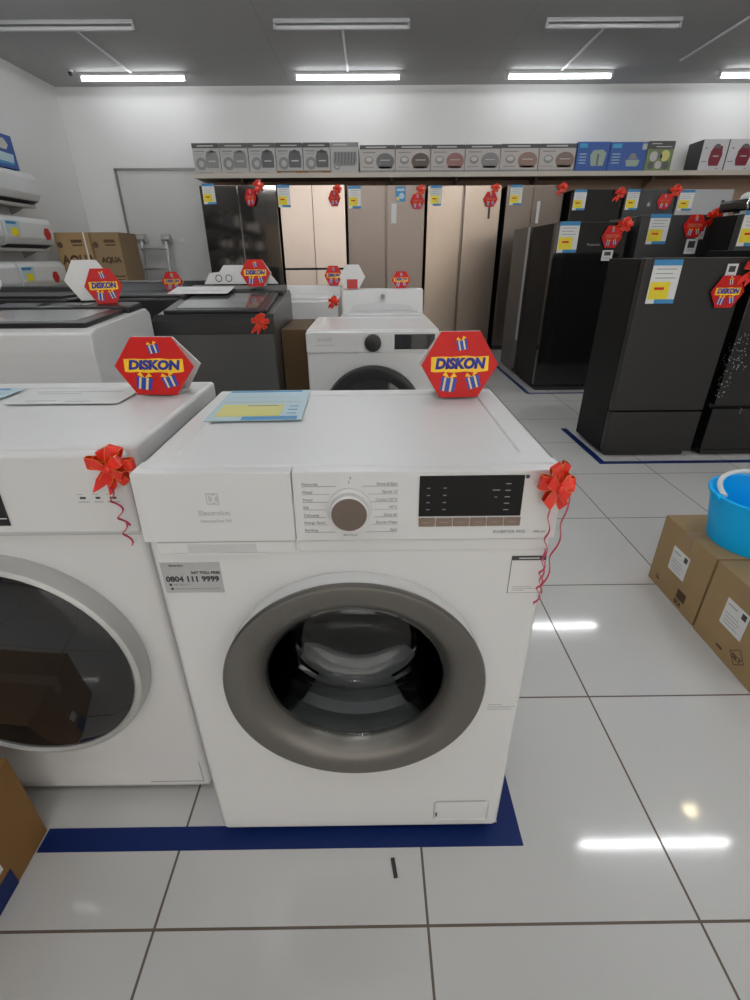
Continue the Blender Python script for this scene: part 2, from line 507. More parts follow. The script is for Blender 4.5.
# ================================================================== WASHERS
def emblem(mb, X, cx, cy, s, m, bg):
    mb.rect(cx-s/2, cy-s/2, cx+s/2, cy+s/2, m, X, 0, .0004)
    mb.rect(cx-s*.40, cy-s*.40, cx-s*.30, cy+s*.40, bg, X, .0004, .0003)
    for k in range(7):
        a = PI*.5+PI*k/6; a2 = PI*.5+PI*(k+1)/6
        if k == 6: break
        for sgn, ox in ((1, cx+s*.42), (-1, cx-s*.25)):
            p = [(ox+sgn*s*.40*math.cos(a), cy+s*.40*math.sin(a)), (ox+sgn*s*.40*math.cos(a2), cy+s*.40*math.sin(a2)),
                 (ox+sgn*s*.27*math.cos(a2), cy+s*.27*math.sin(a2)), (ox+sgn*s*.27*math.cos(a), cy+s*.27*math.sin(a))]
            if all(cx-s*.5 <= q[0] <= cx+s*.5 for q in p): mb.poly(p, bg, X, .0004, .0003)

def cabinet(t, x0, x1, y0, y1, z0, zt, hole, white=WHITE):
    """shell with a round opening in the front; hole = (cx, cz, r) or None"""
    b = MB().box(x0, y0, z0, x1, y1, zt, white, .012, 3).build('cabinet', t)
    if hole:
        cx, cz, r = hole
        c = MB().cyl((cx, y0-.05, cz), (cx, y0+.30, cz), r, BLACKM, 64).build('cutter')
        boolean_cut(b, c)
    return b
def lid(t, x0, x1, y0, y1, z0, z1, inset, m=WHITE):
    bm = bmesh.new(); bmesh.ops.create_cube(bm, size=1)
    for v in bm.verts: v.co = ((x0+x1)/2+v.co.x*(x1-x0), (y0+y1)/2+v.co.y*(y1-y0), (z0+z1)/2+v.co.z*(z1-z0))
    bmesh.ops.bevel(bm, geom=bm.edges[:], offset=.008, segments=3, affect='EDGES', profile=.5)
    f = max(bm.faces, key=lambda q: (q.normal.z > .99)*q.calc_area())
    if inset:
        bmesh.ops.inset_region(bm, faces=[f], thickness=inset, depth=0)
        bmesh.ops.inset_region(bm, faces=[f], thickness=.004, depth=-.003)
    mb = MB(); mb._take(bm, m, ID)
    return mb.build('lid', t)
def porthole_inside(t, cx, cz, y0, R0):
    F = FRONT(cx, y0, cz)          # local z points out of the machine
    MB().lathe([(R0*1.0, .0), (R0*.98, -.03), (R0*1.06, -.05), (R0*1.06, -.07), (R0*.93, -.085)], RUBBER, F, 64).build('door_gasket', t)
    dr = MB().lathe([(R0*.93, -.085), (R0*1.1, -.10), (R0*1.1, -.29), (R0*.85, -.298), (R0*.3, -.285), (0, -.28)], STEELD, F, 64).build('drum', t)
    for k in range(3):
        a = PI/2+k*2*PI/3
        m = MB().box(-.018, R0*.86, -.28, .018, R0*1.09, -.11, STEELD, .012, 2, F @ Matrix.Rotation(a-PI/2, 4, 'Z'))
        m.build('drum_lifter', dr)
    sp = MB()
    for k in range(3):
        sp.box(-.012, 0, -.282, .012, R0*.9, -.272, STEELD, .004, 2, F @ Matrix.Rotation(k*2*PI/3+.5, 4, 'Z'))
    sp.lathe([(0, -.262), (.022, -.264), (.03, -.28)], STEELD, F, 24).build('drum_hub', dr)

# ---- hero washer
HX0, HX1, HY, HB, HZ = -.32, .255, .572, 1.0, .84
hw = thing('washing_machine', 'white front-loading washer with grey satin door ring, in front of all the others', 'washing machine', (0, 0, 0))
DCX, DCZ = -.031, .474
cabinet(hw, HX0, HX1, HY, HB, .022, .80, (DCX, DCZ, .158))
lid(hw, HX0+.002, HX1-.002, .588, HB, .797, HZ, .046, WHITELID)
for sx in (HX0+.06, HX1-.06):
    for sy in (HY+.06, HB-.06): MB().cyl((sx, sy, 0), (sx, sy, .024), .022, BLACK, 16).build('foot', hw)
def lean(co):
    if co.z > .8: co.y += .006
    return co
pan = MB().box(-.1068, .566, .735, HX1, .61, .838, WHITE2, .0025, 2, ID, lean).build('control_panel', hw)
drw = MB().box(HX0, .566, .735, -.1075, .61, .838, WHITE2, .0025, 2, ID, lean).build('detergent_drawer', hw)
MB().box(-.305, .5685, .7135, -.109, .58, .7335, WHITE2, .003).build('drawer_handle', drw)
MB().box(-.105, .5695, .7135, HX1-.004, .58, .7335, WHITE2, .003).build('panel_lower_strip', pan)
m = MB()
m.box(-.285, .5660, .7125, -.15, .5690, .7165, WHITE2, .001); m.box(-.262, .5680, .7165, -.165, .5690, .7300, mat('recess_shade_white', (.56, .56, .555), .3), .0005)  # greyer patch stands for shade in the handle scoop; nothing is hollowed
m.build('handle_recess', drw)
sl = math.atan2(.006, .103)
PF = FRONT(0, .566, .735) @ Matrix.Rotation(-sl*.0, 4, 'X')
# leaning panel face: local y runs up the face
PF = Matrix.Translation((0, .5659, .735)) @ Matrix.Rotation(-sl, 4, 'X') @ FRONT(0, 0, 0)
lg = MB()
emblem(lg, PF, -.2150, .066, .017, PALEINK, WHITE2)
lg.text('Electrolux', -.2155, .045, .0105, PALEINK, PF, .0001, .0001)
lg.text('UltimateCare 300', -.2145, .033, .0058, PALEINK, PF, .0001)
lg.build('brand_print', drw)
pr = MB(); prl = MB(); prr = MB()
L_ = ['Favourite', 'Mixed', 'Wool', 'Silk', 'Delicates', 'Energy Saver', 'Bedding']
R_ = ['Rinse & Spin', 'Quick 15', 'Cotton 20°C', '40°C', 'Daily 60', 'Sports Wear', 'Spin']
for i in range(7):
    y = .0835-i*.0114
    prl.text(L_[i], -.094, y+.0022, .0056, GREYINK, PF, .0001, 0, 0, 'LEFT')
    prr.text(R_[i], .034, y+.0022, .0056, GREYINK, PF, .0001, 0, 0, 'RIGHT')
    xe = (-.048, -.056, -.060, -.063, -.064, -.062, -.052)[i]
    prl.rect(-.094, y-.0014, xe, y-.0008, GREYINK if i % 2 == 0 else SEAM, PF, 0, .0004)
    prr.rect(-.031-(xe+.031)-.0, y-.0014, .034, y-.0008, GREYINK if i % 2 == 0 else SEAM, PF, 0, .0004)
pr.rect(-.0314, .0865, -.0306, .0905, INK, PF, 0, .0004)
pr.text('0', -.029, .094, .005, INK, PF, .0001)
pr.text('Start/Pause', -.031, .0095, .0042, GREYINK, PF, .0001)
prl.build('cycle_print', pan); prr.build('cycle_print', pan); pr.build('dial_print', pan); pr = MB()
pr.text('INVERTER 7KG', .190, .0118, .0068, GREYINK, PF, .0001)
pr.text('1200 rpm', .232, .0118, .0045, GREYINK, PF, .0001)
pr.build('panel_print', pan)
KX = PF @ Matrix.Translation((-.031, .0495, 0)) @ Matrix.Diagonal((.80, .80, .9, 1))
kn = MB()
kn.lathe([(.0385, 0), (.0375, .005), (.0335, .008), (.0325, .020), (.0295, .0225)], WHITE2, KX, 48)
kn.build('program_knob', pan)
MB().lathe([(0, .0215), (.0285, .0215), (.0295, .0225), (.029, .0232), (0, .0235)], KNOB, KX, 48).build('knob_face', pan)
dp = MB()
dp.box(.063, .037, 0, .2025, .0965, .0016, DISPLAY, .0006, 1, PF)
dp.box(.204, .092, 0, .2085, .0965, .002, INK, .0005, 1, PF)
for i in range(4):
    for x in (.073, .095): dp.rect(x, .047+i*.0105, x+.0045, .0483+i*.0105, DISPINK, PF, .0016, .0003)
for i in range(5): dp.rect(.178, .046+i*.0095, .185, .0472+i*.0095, GREYINK, PF, .0016, .0003)
dp.rect(.161, .075, .171, .0762, GREYINK, PF, .0016, .0003); dp.rect(.164, .065, .168, .0658, GREYINK, PF, .0016, .0003)
dp.build('display', pan)
for i in range(6):
    x = .0635+i*.0235
    b = MB().box(x, .0215, 0, x+.0225, .0345, .0016, BTN, .0006, 1, PF)
    b.rect(x+.006, .0275, x+.016, .0284, GREYINK, PF, .0016, .0002)
    b.build('touch_button', pan)
# door
F = FRONT(DCX, HY, DCZ)
door = MB().lathe([(.150, -.002), (.203, -.002), (.206, .004), (.206, .026), (.2045, .029), (.198, .030), (.172, .022), (.160, .0)], WHITE, F, 96).build('door', hw, True, 'door with white base and satin grey ring')
MB().lathe([(.199, .0285), (.2075, .031), (.2085, .036), (.206, .0405), (.200, .042), (.178, .0395), (.166, .034), (.156, .024), (.1475, .013), (.146, .006), (.15, .004)], RINGM, F, 96).build('door_ring', door)
MB().lathe([(.1475, .011), (.1435, .0125), (.140, .009), (.1315, -.02), (.121, -.055), (.112, -.082), (.095, -.094), (.05, -.099), (0, -.10), (0, -.104),
            (.05, -.103), (.097, -.1005), (.1185, -.086), (.126, -.056), (.1365, -.02), (.1455, .006), (.1475, .008)], GLASS, F, 72).build('door_glass', door)
MB().lathe([(.1455, .0), (.15, .0), (.15, -.022), (.1455, -.022)], RUBBER, F, 64, True).build('inner_trim', door)
porthole_inside(hw, DCX, DCZ, HY, .152)
# stickers, filter flap
SX = FRONT(0, HY-.0002, 0)
st = MB()
st.rect(-.309, .6435, -.2225, .6975, LABELS, SX, 0, .0005)
emblem(st, SX, -.3015, .6925, .0062, INK, LABELS)
st.text('Electrolux', -.2965, .6925, .005, INK, SX, .0005, 0, 0, 'LEFT')
st.text('24/7 TOLL FREE', -.2245, .6795, .0062, INK, SX, .0005, .00012, 0, 'RIGHT')
st.text('0804 111 9999', -.2660, .668, .0132, INK, SX, .0005, .0004, 0, 'CENTER', .98)
st.rect(-.302, .6565, -.298, .6605, INK, SX, .0005, .0003); st.text('081 2222 111', -.295, .6585, .0042, GREYINK, SX, .0005, 0, 0, 'LEFT')
st.disc(-.299, .651, .0022, INK, SX, .0005, .0003, 12); st.rect(-.295, .6503, -.228, .6513, GREYINK, SX, .0005, .0003)
st.build('hotline_sticker', hw, False)
q = MB()
q.rect(.2015, .636, .2515, .7025, INK, SX, 0, .0004)
q.rect(.2023, .6368, .2507, .695, PAPER, SX, .0004, .0003)
for i, (a, b_) in enumerate(((.208, .236), (.208, .242), (.208, .226))):
    q.rect(a, .6475-i*.0035, b_, .6482-i*.0035, GREYINK, SX, .0007, .0002)
q.rect(.212, .698, .242, .6995, PAPER, SX, .0004, .0003)
q.build('scan_sticker', hw, False)
e = MB()
for i, (a, b_) in enumerate(((.196, .222), (.196, .246), (.196, .240))): e.rect(a+.002, .392-i*.006, b_, .3928-i*.006, GREYINK, SX, 0, .0003)
e.build('energy_print', hw, False)
fl = MB().box(.119, HY-.0025, .052, .229, HY+.003, .112, WHITE, .006, 2).build('filter_flap', hw)
MB().poly([(.119, .052), (.1195, .107), (.1255, .1125), (.22, .1125), (.22, .1130), (.125, .1130), (.119, .108), (.1185, .052)], LINE, FRONT(0, HY-.0003, 0), 0, .0006).build('flap_gap', fl, False)
MB().box(.1225, HY-.004, .066, .1255, HY-.002, .078, BLACK, .0005).build('flap_slot', fl)

# ---- left washer
LX0, LX1, LY, LB, LZ = -.935, -.368, .66, 1.075, .84
lw = thing('washing_machine', 'white front-loading washer with dark glass door, cut by the left frame edge', 'washing machine')
cabinet(lw, LX0, LX1, LY, LB, .03, .795, None)
lid(lw, LX0, LX1+.012, LY+.012, LB+.012, .802, LZ, .055, WHITELID)
MB().box(LX0+.01, LY+.03, .793, LX1-.004, LB, .804, SEAM).build('lid_gap', lw)
for sx in (LX0+.06, LX1-.06):
    for sy in (LY+.06, LB-.06): MB().cyl((sx, sy, 0), (sx, sy, .032), .022, BLACK, 16).build('foot', lw)
def lean2(co):
    if co.z > .8: co.y += .008
    return co
lp = MB().box(LX0, LY-.012, .70, LX1, LY+.05, .834, WHITE2, .008, 3, ID, lean2).build('control_panel', lw)
MB().box(LX0, LY-.0125, .7, LX1, LY-.0115, .7015, SEAM).build('panel_seam', lp)
PL = Matrix.Translation((0, LY-.0123, .70)) @ Matrix.Rotation(-math.atan2(.008, .134), 4, 'X') @ FRONT()
MB().box(-.80, .018, 0, -.566, .105, .0016, BLKGLASS, .0006, 1, PL).rect(-.61, .03, -.568, .0315, PAPER, PL, .0016, .0003).build('display', lp)
m = MB()
for x, w_ in ((-.452, .018), (-.427, .014), (-.407, .02)):
    m.rect(x, .0565, x+w_, .0575, GREYINK, PL, 0, .0004); m.rect(x, .0695, x+w_*.6, .0702, GREYINK, PL, 0, .0004)
    m.rect(x+w_*.25, .062, x+w_*.75, .0655, INK, PL, 0, .0004)
m.build('badge_print', lp)
LF = FRONT(-.652, LY, .430)
ld = MB().lathe([(.20, -.004), (.229, -.004), (.2315, .010), (.2305, .026), (.2265, .035), (.219, .038), (.2145, .035), (.2135, .030)], SATIN, LF, 96).build('door', lw, True, 'round door with silver ring and smoked glass')
MB().lathe([(.2145, .028), (.2135, .033), (.19, .040), (.12, .048), (.06, .051), (0, .052)], BLKGLASS, LF, 72).build('door_glass', ld)
MB().poly([(-.5, .05), (-.382, .05), (-.382, .118), (-.3835, .118), (-.3835, .0515), (-.5, .0515)], LINE, FRONT(0, LY-.0002, 0), 0, .0006).build('filter_flap_gap', lw, False)
MB().box(LX0+.02, LY+.004, .0305, LX1-.004, LY+.02, .036, SEAM).build('plinth_seam', lw)

# ---- second row: white front loader behind hero
SX0, SX1, SY, SB, SZ = -.268, .285, 2.05, 2.55, .822
sw2 = thing('washing_machine', 'white front-loading washer with black door ring, directly behind the front washer', 'washing machine')
SCX, SCZ = .008, .462
cabinet(sw2, SX0, SX1, SY, SB, .02, .79, (SCX, SCZ, .17))
lid(sw2, SX0, SX1, SY+.02, SB, .785, SZ, .04)
for sx in (SX0+.06, SX1-.06):
    for sy in (SY+.06, SB-.06): MB().cyl((sx, sy, 0), (sx, sy, .022), .022, BLACK, 12).build('foot', sw2)
sp_ = MB().box(SX0, SY-.006, .732, SX1, SY+.04, .815, WHITE2, .006).build('control_panel', sw2)
SF = FRONT(0, SY-.0062, 0)
MB().text('SHARP', -.19, .785, .02, PALEINK, SF, 0, .0004).rect(-.225, .762, -.15, .765, PALEINK, SF).build('brand_print', sp_)
MB().lathe([(.035, 0), (.034, .018), (.03, .021), (0, .021)], BLACK, SF @ Matrix.Translation((.009, .772, 0)), 32).build('program_knob', sp_)
MB().box(.098, .745, 0, .265, .805, .002, BLKGLASS, .0008, 1, SF).build('display', sp_)
MB().box(SX0+.003, SY-.007, .7315, -.05, SY-.004, .734, SEAM).build('panel_seam', sp_)
S2 = FRONT(SCX, SY, SCZ)
sd = MB().lathe([(.17, 0), (.218, 0), (.219, .018), (.212, .034), (.19, .038), (.165, .030)], BLACK, S2, 64).build('door', sw2, True, 'round door with glossy black ring')
MB().lathe([(.168, .03), (.12, .038), (0, .042)], BLKGLASS, S2, 48).build('door_glass', sd)

# ---- top loaders
def top_loader(label, x0, x1, y0, y1, zf, zb, body, panel, lidm, band=None):
    """front face low, top sloping up to a console at the back"""
    t = thing('top_loading_washer', label, 'washing machine')
    b = MB()
    xm, hw_ = (x0+x1)/2, (x1-x0)/2
    b.poly([(y0+.01, .03), (y0, zf-.07), (y0+.012, zf-.012), (y0+.05, zf), (y1-.03, zb), (y1, zb-.02), (y1, .03)], body,
           Matrix(((0, 1, 0), (0, 0, 1), (1, 0, 0))).transposed().to_4x4() @ Matrix.Translation((0, 0, x0)), 0, x1-x0, .008)
    b.build('cabinet', t)
    if band: MB().poly([(y0-.006, zf-.075), (y0-.004, zf-.022), (y0+.03, zf+.002), (y0+.03, zf-.075)], band, Matrix(((0, 1, 0), (0, 0, 1), (1, 0, 0))).transposed().to_4x4() @ Matrix.Translation((0, 0, x0-.002)), 0, x1-x0+.004, .003).build('front_band', t)
    for sx in (x0+.06, x1-.06):
        for sy in (y0+.06, y1-.06): MB().cyl((sx, sy, 0), (sx, sy, .034), .022, BLACK, 12).build('foot', t)
    sl_ = math.atan2(zb-zf, y1-y0-.08); 
    LXm = Matrix.Translation((0, y0+.05, zf)) @ Matrix.Rotation(sl_, 4, 'X')
    ln = math.hypot(y1-y0-.08, zb-zf)
    lo = MB().box(x0+.03, .0, -.004, x1-.03, ln*.68, .016, panel, .006, 2, LXm).build('lid', t)
    MB().box(x0+.075, .035, .015, x1-.075, ln*.66, .0178, lidm, .001, 1, LXm).build('lid_glass', lo)
    con = MB().box(x0+.012, ln*.70, -.004, x1-.012, ln*.995, .024, panel, .008, 2, LXm).build('console', t)
    MB().box(xm-.10, ln*.76, .0235, xm+.10, ln*.93, .0255, BLKGLASS, .001, 1, LXm).build('display', con)
    return t
top_loader('black top-loading washer with grey front, behind the gap between front washers', -.905, -.407, 2.1, 2.66, .878, .945, CHAR, BLACK, GREYLID, BLACK)
t = top_loader('white top-loading washer with black-rimmed lid, behind the left front washer', -1.46, -.90, 1.6, 2.085, .888, .912, WHITE, BLACK, mat('lid_smoked_glass', (.33, .34, .34), .1))

# ---- third row
def low_top_loader(label, x0, x1, y0, y1, z, ch, body, consolem, curve=True):
    t = thing('top_loading_washer', label, 'washing machine')
    MB().box(x0, y0, .03, x1, y1, z, body, .012, 3).build('cabinet', t)
    for sx in (x0+.06, x1-.06):
        for sy in (y0+.06, y1-.06): MB().cyl((sx, sy, 0), (sx, sy, .034), .022, BLACK, 12).build('foot', t)
    MB().box(x0+.04, y0+.03, z-.003, x1-.04, y1-.17, z+.014, body, .006).build('lid', t)
    c = MB().box(x0+.004, y1-.14, z-.01, x1-.004, y1, z+ch, consolem, .012, 3, ID, lambda co: Vector((co.x, co.y+(.05 if co.z > z and co.y < y1-.05 else 0), co.z))).build('console', t)
    if curve:
        Fc = FRONT((x0+x1)/2, y1-.14, z)
        w_ = (x1-x0)/2
        n = MB().poly([(-w_*.78, .012), (-w_*.70, .045), (-w_*.3, .055), (w_*.3, .05), (w_*.66, .04), (w_*.78, .012)], mat('console_trim_white', (.60, .60, .60), .3), Fc @ Matrix.Rotation(-.35, 4, 'X'), .002, .002)
        n.build('console_trim', c)
        MB().cyl((0, .085, -.02), (0, .085, .028), .012, CHROME, 20, Fc @ Matrix.Rotation(-.35, 4, 'X')).build('console_knob', c)
    return t
low_top_loader('white washer with raised back console, behind the black-ringed white washer', -.169, .310, 2.72, 3.06, .80, .125, WHITE, WHITE2)
low_top_loader('white washer with low console, right behind the black top loader', -.60, -.185, 2.92, 3.45, .87, .055, WHITE, WHITE2, False)
low_top_loader('black washer with round-ended console bar, beyond the black-rimmed white washer', -1.55, -.98, 2.75, 3.3, .90, .066, BLACK, BLACK, False)
low_top_loader('dark washer far left below the air conditioner shelves', -2.35, -1.62, 2.75, 3.3, .90, .04, BLACK, BLACK, False)

# brown carton between the two second-row washers
bc = thing('carton', 'dark brown carton standing between black top loader and white washer', 'cardboard box', (-.345, 2.44, 0))
MB().box(-.058, -.2, 0, .058, .2, .802, noisy(mat('deep_brown_cardboard', (.105, .058, .020), .75), 14, .08), .004).build('carton_body', bc)

# ================================================================== SIGNS
HEXR = .073
def hexpts(r): return [(r*math.cos(k*PI/3), r*math.sin(k*PI/3)) for k in range(6)]
def gift(mb, X, cx, cy, s, rot):
    G = X @ Matrix.Translation((cx, cy, 0)) @ Matrix.Rotation(rot, 4, 'Z')
    mb.rect(-s*.5, -s*.5, s*.5, s*.42, GIFTB, G, 0, .0006)
    mb.poly([(-s*.56, s*.2), (s*.56, s*.2), (s*.52, s*.46), (-s*.52, s*.46)], GIFTB, G, .0004, .0006)
    mb.rect(-s*.34, -s*.5, -s*.2, s*.46, CREAM, G, .0009, .0005)
    mb.rect(s*.12, -s*.5, s*.28, s*.46, CREAM, G, .0009, .0005)
    mb.poly([(0, s*.42), (-s*.5, s*.6), (-s*.3, s*.85)], GOLD, G, .0009, .0005)
    mb.poly([(0, s*.42), (s*.5, s*.62), (s*.25, s*.85)], GOLD, G, .0009, .0005)
def sign_front(t, X, plate=True):
    l = MB()
    wob = [(-.0545, -.012), (-.045, -.0135), (-.03, -.0125), (-.012, -.0145), (.01, -.0125), (.03, -.0145), (.05, -.0125), (.0545, -.011),
           (.0545, .0165), (.03, .0155), (.01, .0175), (-.015, .0155), (-.035, .0165), (-.0545, .0155)]
    if plate: l.poly(wob, GOLD, X, .0, .0006)
    else: l.text('DISKON', 0, .002, .0268, TAGINK, X, .0, .0016, .15, 'CENTER', .94)
    if plate: l.text('DISKON', 0, .002, .0268, DBLUE, X, .0006, .0016, .15, 'CENTER', .94)
    l.build('lettering', t, False)
    for cx, cy, s, r in ((.003, .038, .019, .2), (-.021, -.037, .028, -.15), (.027, -.033, .0245, .28)):
        g = MB(); gift(g, X, cx, cy, s, r); g.build('gift_picture', t, False)
def make_standing_sign(patch):
    t = thing('discount_sign', 'x', 'sign')
    H = HEXR*math.sin(PI/3)
    A = Matrix.Rotation(R(-8), 4, 'X')          # leans back
    X = A @ FRONT(0, 0, H)
    MB().poly(hexpts(HEXR), RED, X, -.003, .003).build('board', t, False)
    sign_front(t, X @ Matrix.Translation((0, 0, .0001)))
    B = Matrix.Translation((0, .052, 0)) @ Matrix.Rotation(R(13), 4, 'X') @ FRONT(0, 0, H*1.005)
    st = MB().poly(hexpts(HEXR*1.012), PAPER, B, -.0025, .0025)
    st.box(-.034, .004, 0, .034, .05, .002, PAPER)
    st.build('back_stand', t, False, 'white back of the folded sign')
    if patch: MB().rect(-.03, -H, .03, -H+.05, REDDK, B @ Matrix.Rotation(PI, 4, 'Y'), .0026, .0008).build('red_patch', t, False)
    return t
def make_hanging_sign(plate=False):
    t = thing('discount_tag', 'x', 'tag')
    X = FRONT(0, -.001, 0)
    b = MB().poly(hexpts(HEXR), RED, X, 0, .003)
    b.build('board', t, False)
    sign_front(t, X @ Matrix.Translation((0, 0, .0032)), plate)
    MB().disc(0, .057, .003, PAPER, X, .003, .0006, 12).build('eyelet', t, False)
    return t
stand0, stand1, hang0 = make_standing_sign(False), make_standing_sign(True), make_hanging_sign()
ZT = HZ+.001
first = [True]
usedsign = set()
def put_sign(x, y, z, rz, label, s=1.0, sz=None, proto=None):
    p = proto or stand0
    t = copy_tree(p) if p.name in usedsign else p
    usedsign.add(p.name)
    t.location = (x, y, z); t.rotation_euler = (0, 0, R(rz)); t.scale = (s, s, sz or s)
    t['label'] = label; t['group'] = 'red hexagon discount signs'
    return t
put_sign(.1715, .922, .8415, 2, 'large red hexagon DISKON sign on the front washer with grey door ring', 1.02, .97)
put_sign(-.437, .965, .841, -4, 'large red hexagon DISKON sign on the left front washer', 1.12, .88)
put_sign(-1.02, 2.0, .934, 30, 'red hexagon DISKON sign on lid of the white top-loading washer', .9, .98)
put_sign(-.548, 2.50, .966, -3, 'red hexagon DISKON sign on top of the black top-loading washer', .98, .92)
put_sign(-1.165, 3.08, .916, 8, 'small red hexagon DISKON sign on the black washer with console bar', .82, .82)
put_sign(-.235, 3.355, .927, 0, 'red hexagon DISKON sign at the far end of the low-console white washer', .78, .9)
put_sign(-.10, 3.02, .926, 178, 'white hexagon sign back with red patch on the raised-console washer', 1.0, 1.0, stand1)
put_sign(.178, 3.005, .926, 0, 'small red hexagon DISKON sign at right end of raised-console washer', .76, .70)
put_sign(-1.47, 1.95, .94, 212, 'white hexagon sign back cut off at the left frame edge', 1.2, None, stand1)
first2 = [True]
def put_tag(x, y, z, label, s=1.2, sx=1.0, rz=0, proto=None):
    if proto: t = proto
    else:
        t = hang0 if first2[0] else copy_tree(hang0); first2[0] = False
    t.location = (x, y, z); t.rotation_euler = (0, 0, R(rz)); t.scale = (s*sx, s, s)
    t['label'] = label; t['group'] = 'red hexagon discount tags on the refrigerators'
    return t

# white folded sign back with two icons, behind the DISKON on the black top loader
ws = thing('folded_sign', 'white trapezoid sign back with two small icons on black top loader', 'sign', (-.66, 2.62, .972))
MB().poly([(-.17, 0), (.2, 0), (.155, .055), (.05, .055), (.03, .085), (-.065, .085), (-.09, .055), (-.14, .05)], PAPER, FRONT() @ Matrix.Rotation(-.12, 4, 'X'), 0, .003).build('board', ws, False)
m = MB().rect(-.125, .004, -.01, .05, WHITE2, FRONT() @ Matrix.Rotation(-.12, 4, 'X'), .0032, .0008)
for cx in (-.095, -.045): m.ring(cx, .026, .017, .013, INK, FRONT() @ Matrix.Rotation(-.12, 4, 'X'), .004, .0006, 20)
m.build('icon_label', ws, False)
# hexagon back seen behind the DISKON of the white top loader
o = put_sign(-1.135, 2.12, .942, 207, 'white hexagon sign back just behind the DISKON on the white top loader', 1.15, 1.15)

# ================================================================== BOWS
def make_bow(tails):
    t = thing('ribbon_bow', 'x', 'bow')
    lp = MB()
    for k, (a, L, wd) in enumerate(((.05, .036, .010), (1.15, .034, .010), (2.0, .030, .010), (3.0, .040, .011), (4.1, .034, .010), (5.35, .036, .010), (.6, .024, .009), (2.6, .027, .009), (5.8, .024, .009))):
        d = Vector((math.cos(a), 0, math.sin(a))); n = Vector((-math.sin(a), 0, math.cos(a)))
        base = .004 if k < 6 else .014
        pts, wid = [], []
        for i in range(15):
            u = i/14
            r_ = L*math.sin(PI*min(1, max(0, u)))**.75 if u < .5 else L*(math.sin(PI*u)**.9)
            hgt = base+.012*u+.007*math.sin(PI*u)*(1 if u > .5 else -.3)
            pts.append(d*r_ + n*(.004*math.sin(k*2.1)*u) + Vector((0, -max(.001, hgt), 0)))
            wf = .35+.65*math.sin(PI*min(1, r_/L)*.62)
            wid.append(n*(wd*wf) + Vector((0, -wd*.25*math.sin(k*1.7), 0)))
        for lo_, hi_, m_ in ((-.93, .93, RIBBON), (.94, 1.0, EDGE), (-1.0, -.94, EDGE)):
            lp.strip([p+w_*((lo_+hi_)/2) for p, w_ in zip(pts, wid)], [w_*((hi_-lo_)/2) for w_ in wid], m_, .0003)
    lp.build('ribbon_loops', t)
    MB().lathe([(0, -.009), (.006, -.007), (.0085, 0), (.006, .007), (0, .009)], RIBBON, FRONT(0, -.024, 0), 12).build('knot', t)
    if tails:
        ft = MB()
        for a, L in ((3.95, .07), (4.35, .06)):
            d = Vector((math.cos(a), 0, math.sin(a))); n = Vector((-math.sin(a), 0, math.cos(a)))
            pts = [d*(L*i/6) + Vector((0, -.006-.003*math.sin(i), 0)) for i in range(7)]
            wid = [n*(.0085 if i < 5 else .0085*(6.2-i)/2) for i in range(7)]
            ft.strip(pts, wid, RIBBON, .0004)
        ft.build('pointed_tails', t)
    return t
def curl(t, x0, z0, x1, z1, amp, waves, phase=0, rr=.0011):
    pts = []
    N = 70
    for i in range(N+1):
        u = i/N
        g = min(1, u*3)
        pts.append((x0+(x1-x0)*u + amp*g*math.sin(waves*2*PI*u+phase), -.007+amp*.6*g*math.cos(waves*2*PI*u+phase)-.004*g, z0+(z1-z0)*u))
    MB().tube(pts, rr, PINKR, ID, 6, 2.2).build('curled_tail', t)
bowA = make_bow(True)
tag(bowA, 'red ribbon bow with one curled tail on the left front washer corner', 'bow', 'red ribbon bows')
bowA.location = (-.372, .641, .826); bowA.scale = (.88, .9, .9)
curl(bowA, -.016, -.04, -.006, -.112, .007, 2.2); curl(bowA, -.006, -.108, -.010, -.15, .007, 1.1, 1.5)
bowB = make_bow(False)
tag(bowB, 'red ribbon bow with long curled tails on the grey-ringed washer corner', 'bow', 'red ribbon bows')
bowB.location = (.240, .563, .824); bowB.scale = (.60, .8, 1.0)
curl(bowB, -.006, -.02, .006, -.175, .0045, 4.4); curl(bowB, .036, -.02, .010, -.165, .005, 2.6, 1); curl(bowB, .002, -.10, .002, -.198, .006, 3.6, 2)
bowS = make_bow(True)
firstb = [True]
def put_bow(x, y, z, label, s=1.0):
    t = bowS if firstb[0] else copy_tree(bowS); firstb[0] = False
    t.location = (x, y, z); t.scale = (s, s, s); t['label'] = label; t['group'] = 'red ribbon bows'
    return t
put_bow(-.452, 2.088, .855, 'red ribbon bow on the front of the black top-loading washer', .95)
put_bow(-.205, 2.915, .868, 'red ribbon bow on the low-console white washer', .8)

# ================================================================== REFRIGERATORS
def fridge(label, x0, x1, y0, dep, h, doors, body, doorm, gap_m=BLACKM, handle=None, door_th=.06, bev=.006):
    """doors: list of (fx0, fx1, z0, z1) with fx as a share of the width; origin at front centre"""
    xm, hw_ = (x0+x1)/2, (x1-x0)/2
    t = thing('refrigerator', label, 'refrigerator', (xm, y0, 0))
    MB().box(-hw_+.004, door_th+.006, .02, hw_-.004, dep, h-.012, body, .006).build('cabinet', t)
    MB().box(-hw_+.03, .03, 0, hw_-.03, dep-.05, .035, BLACKM).build('plinth', t)
    MB().box(-hw_+.012, door_th-.01, .03, hw_-.012, door_th+.012, h-.02, gap_m).build('door_seal', t)
    ds = []
    for fx0, fx1, z0, z1 in doors:
        a, b = -hw_+2*hw_*fx0, -hw_+2*hw_*fx1
        ds.append(MB().box(a+.002, 0, z0+.003, b-.002, door_th, z1-.003, doorm, bev, 2).build('door', t))
    return t, ds
SBS = [(0, .5, .05, 1.815), (.5, 1, .05, 1.815)]
YR = 6.35
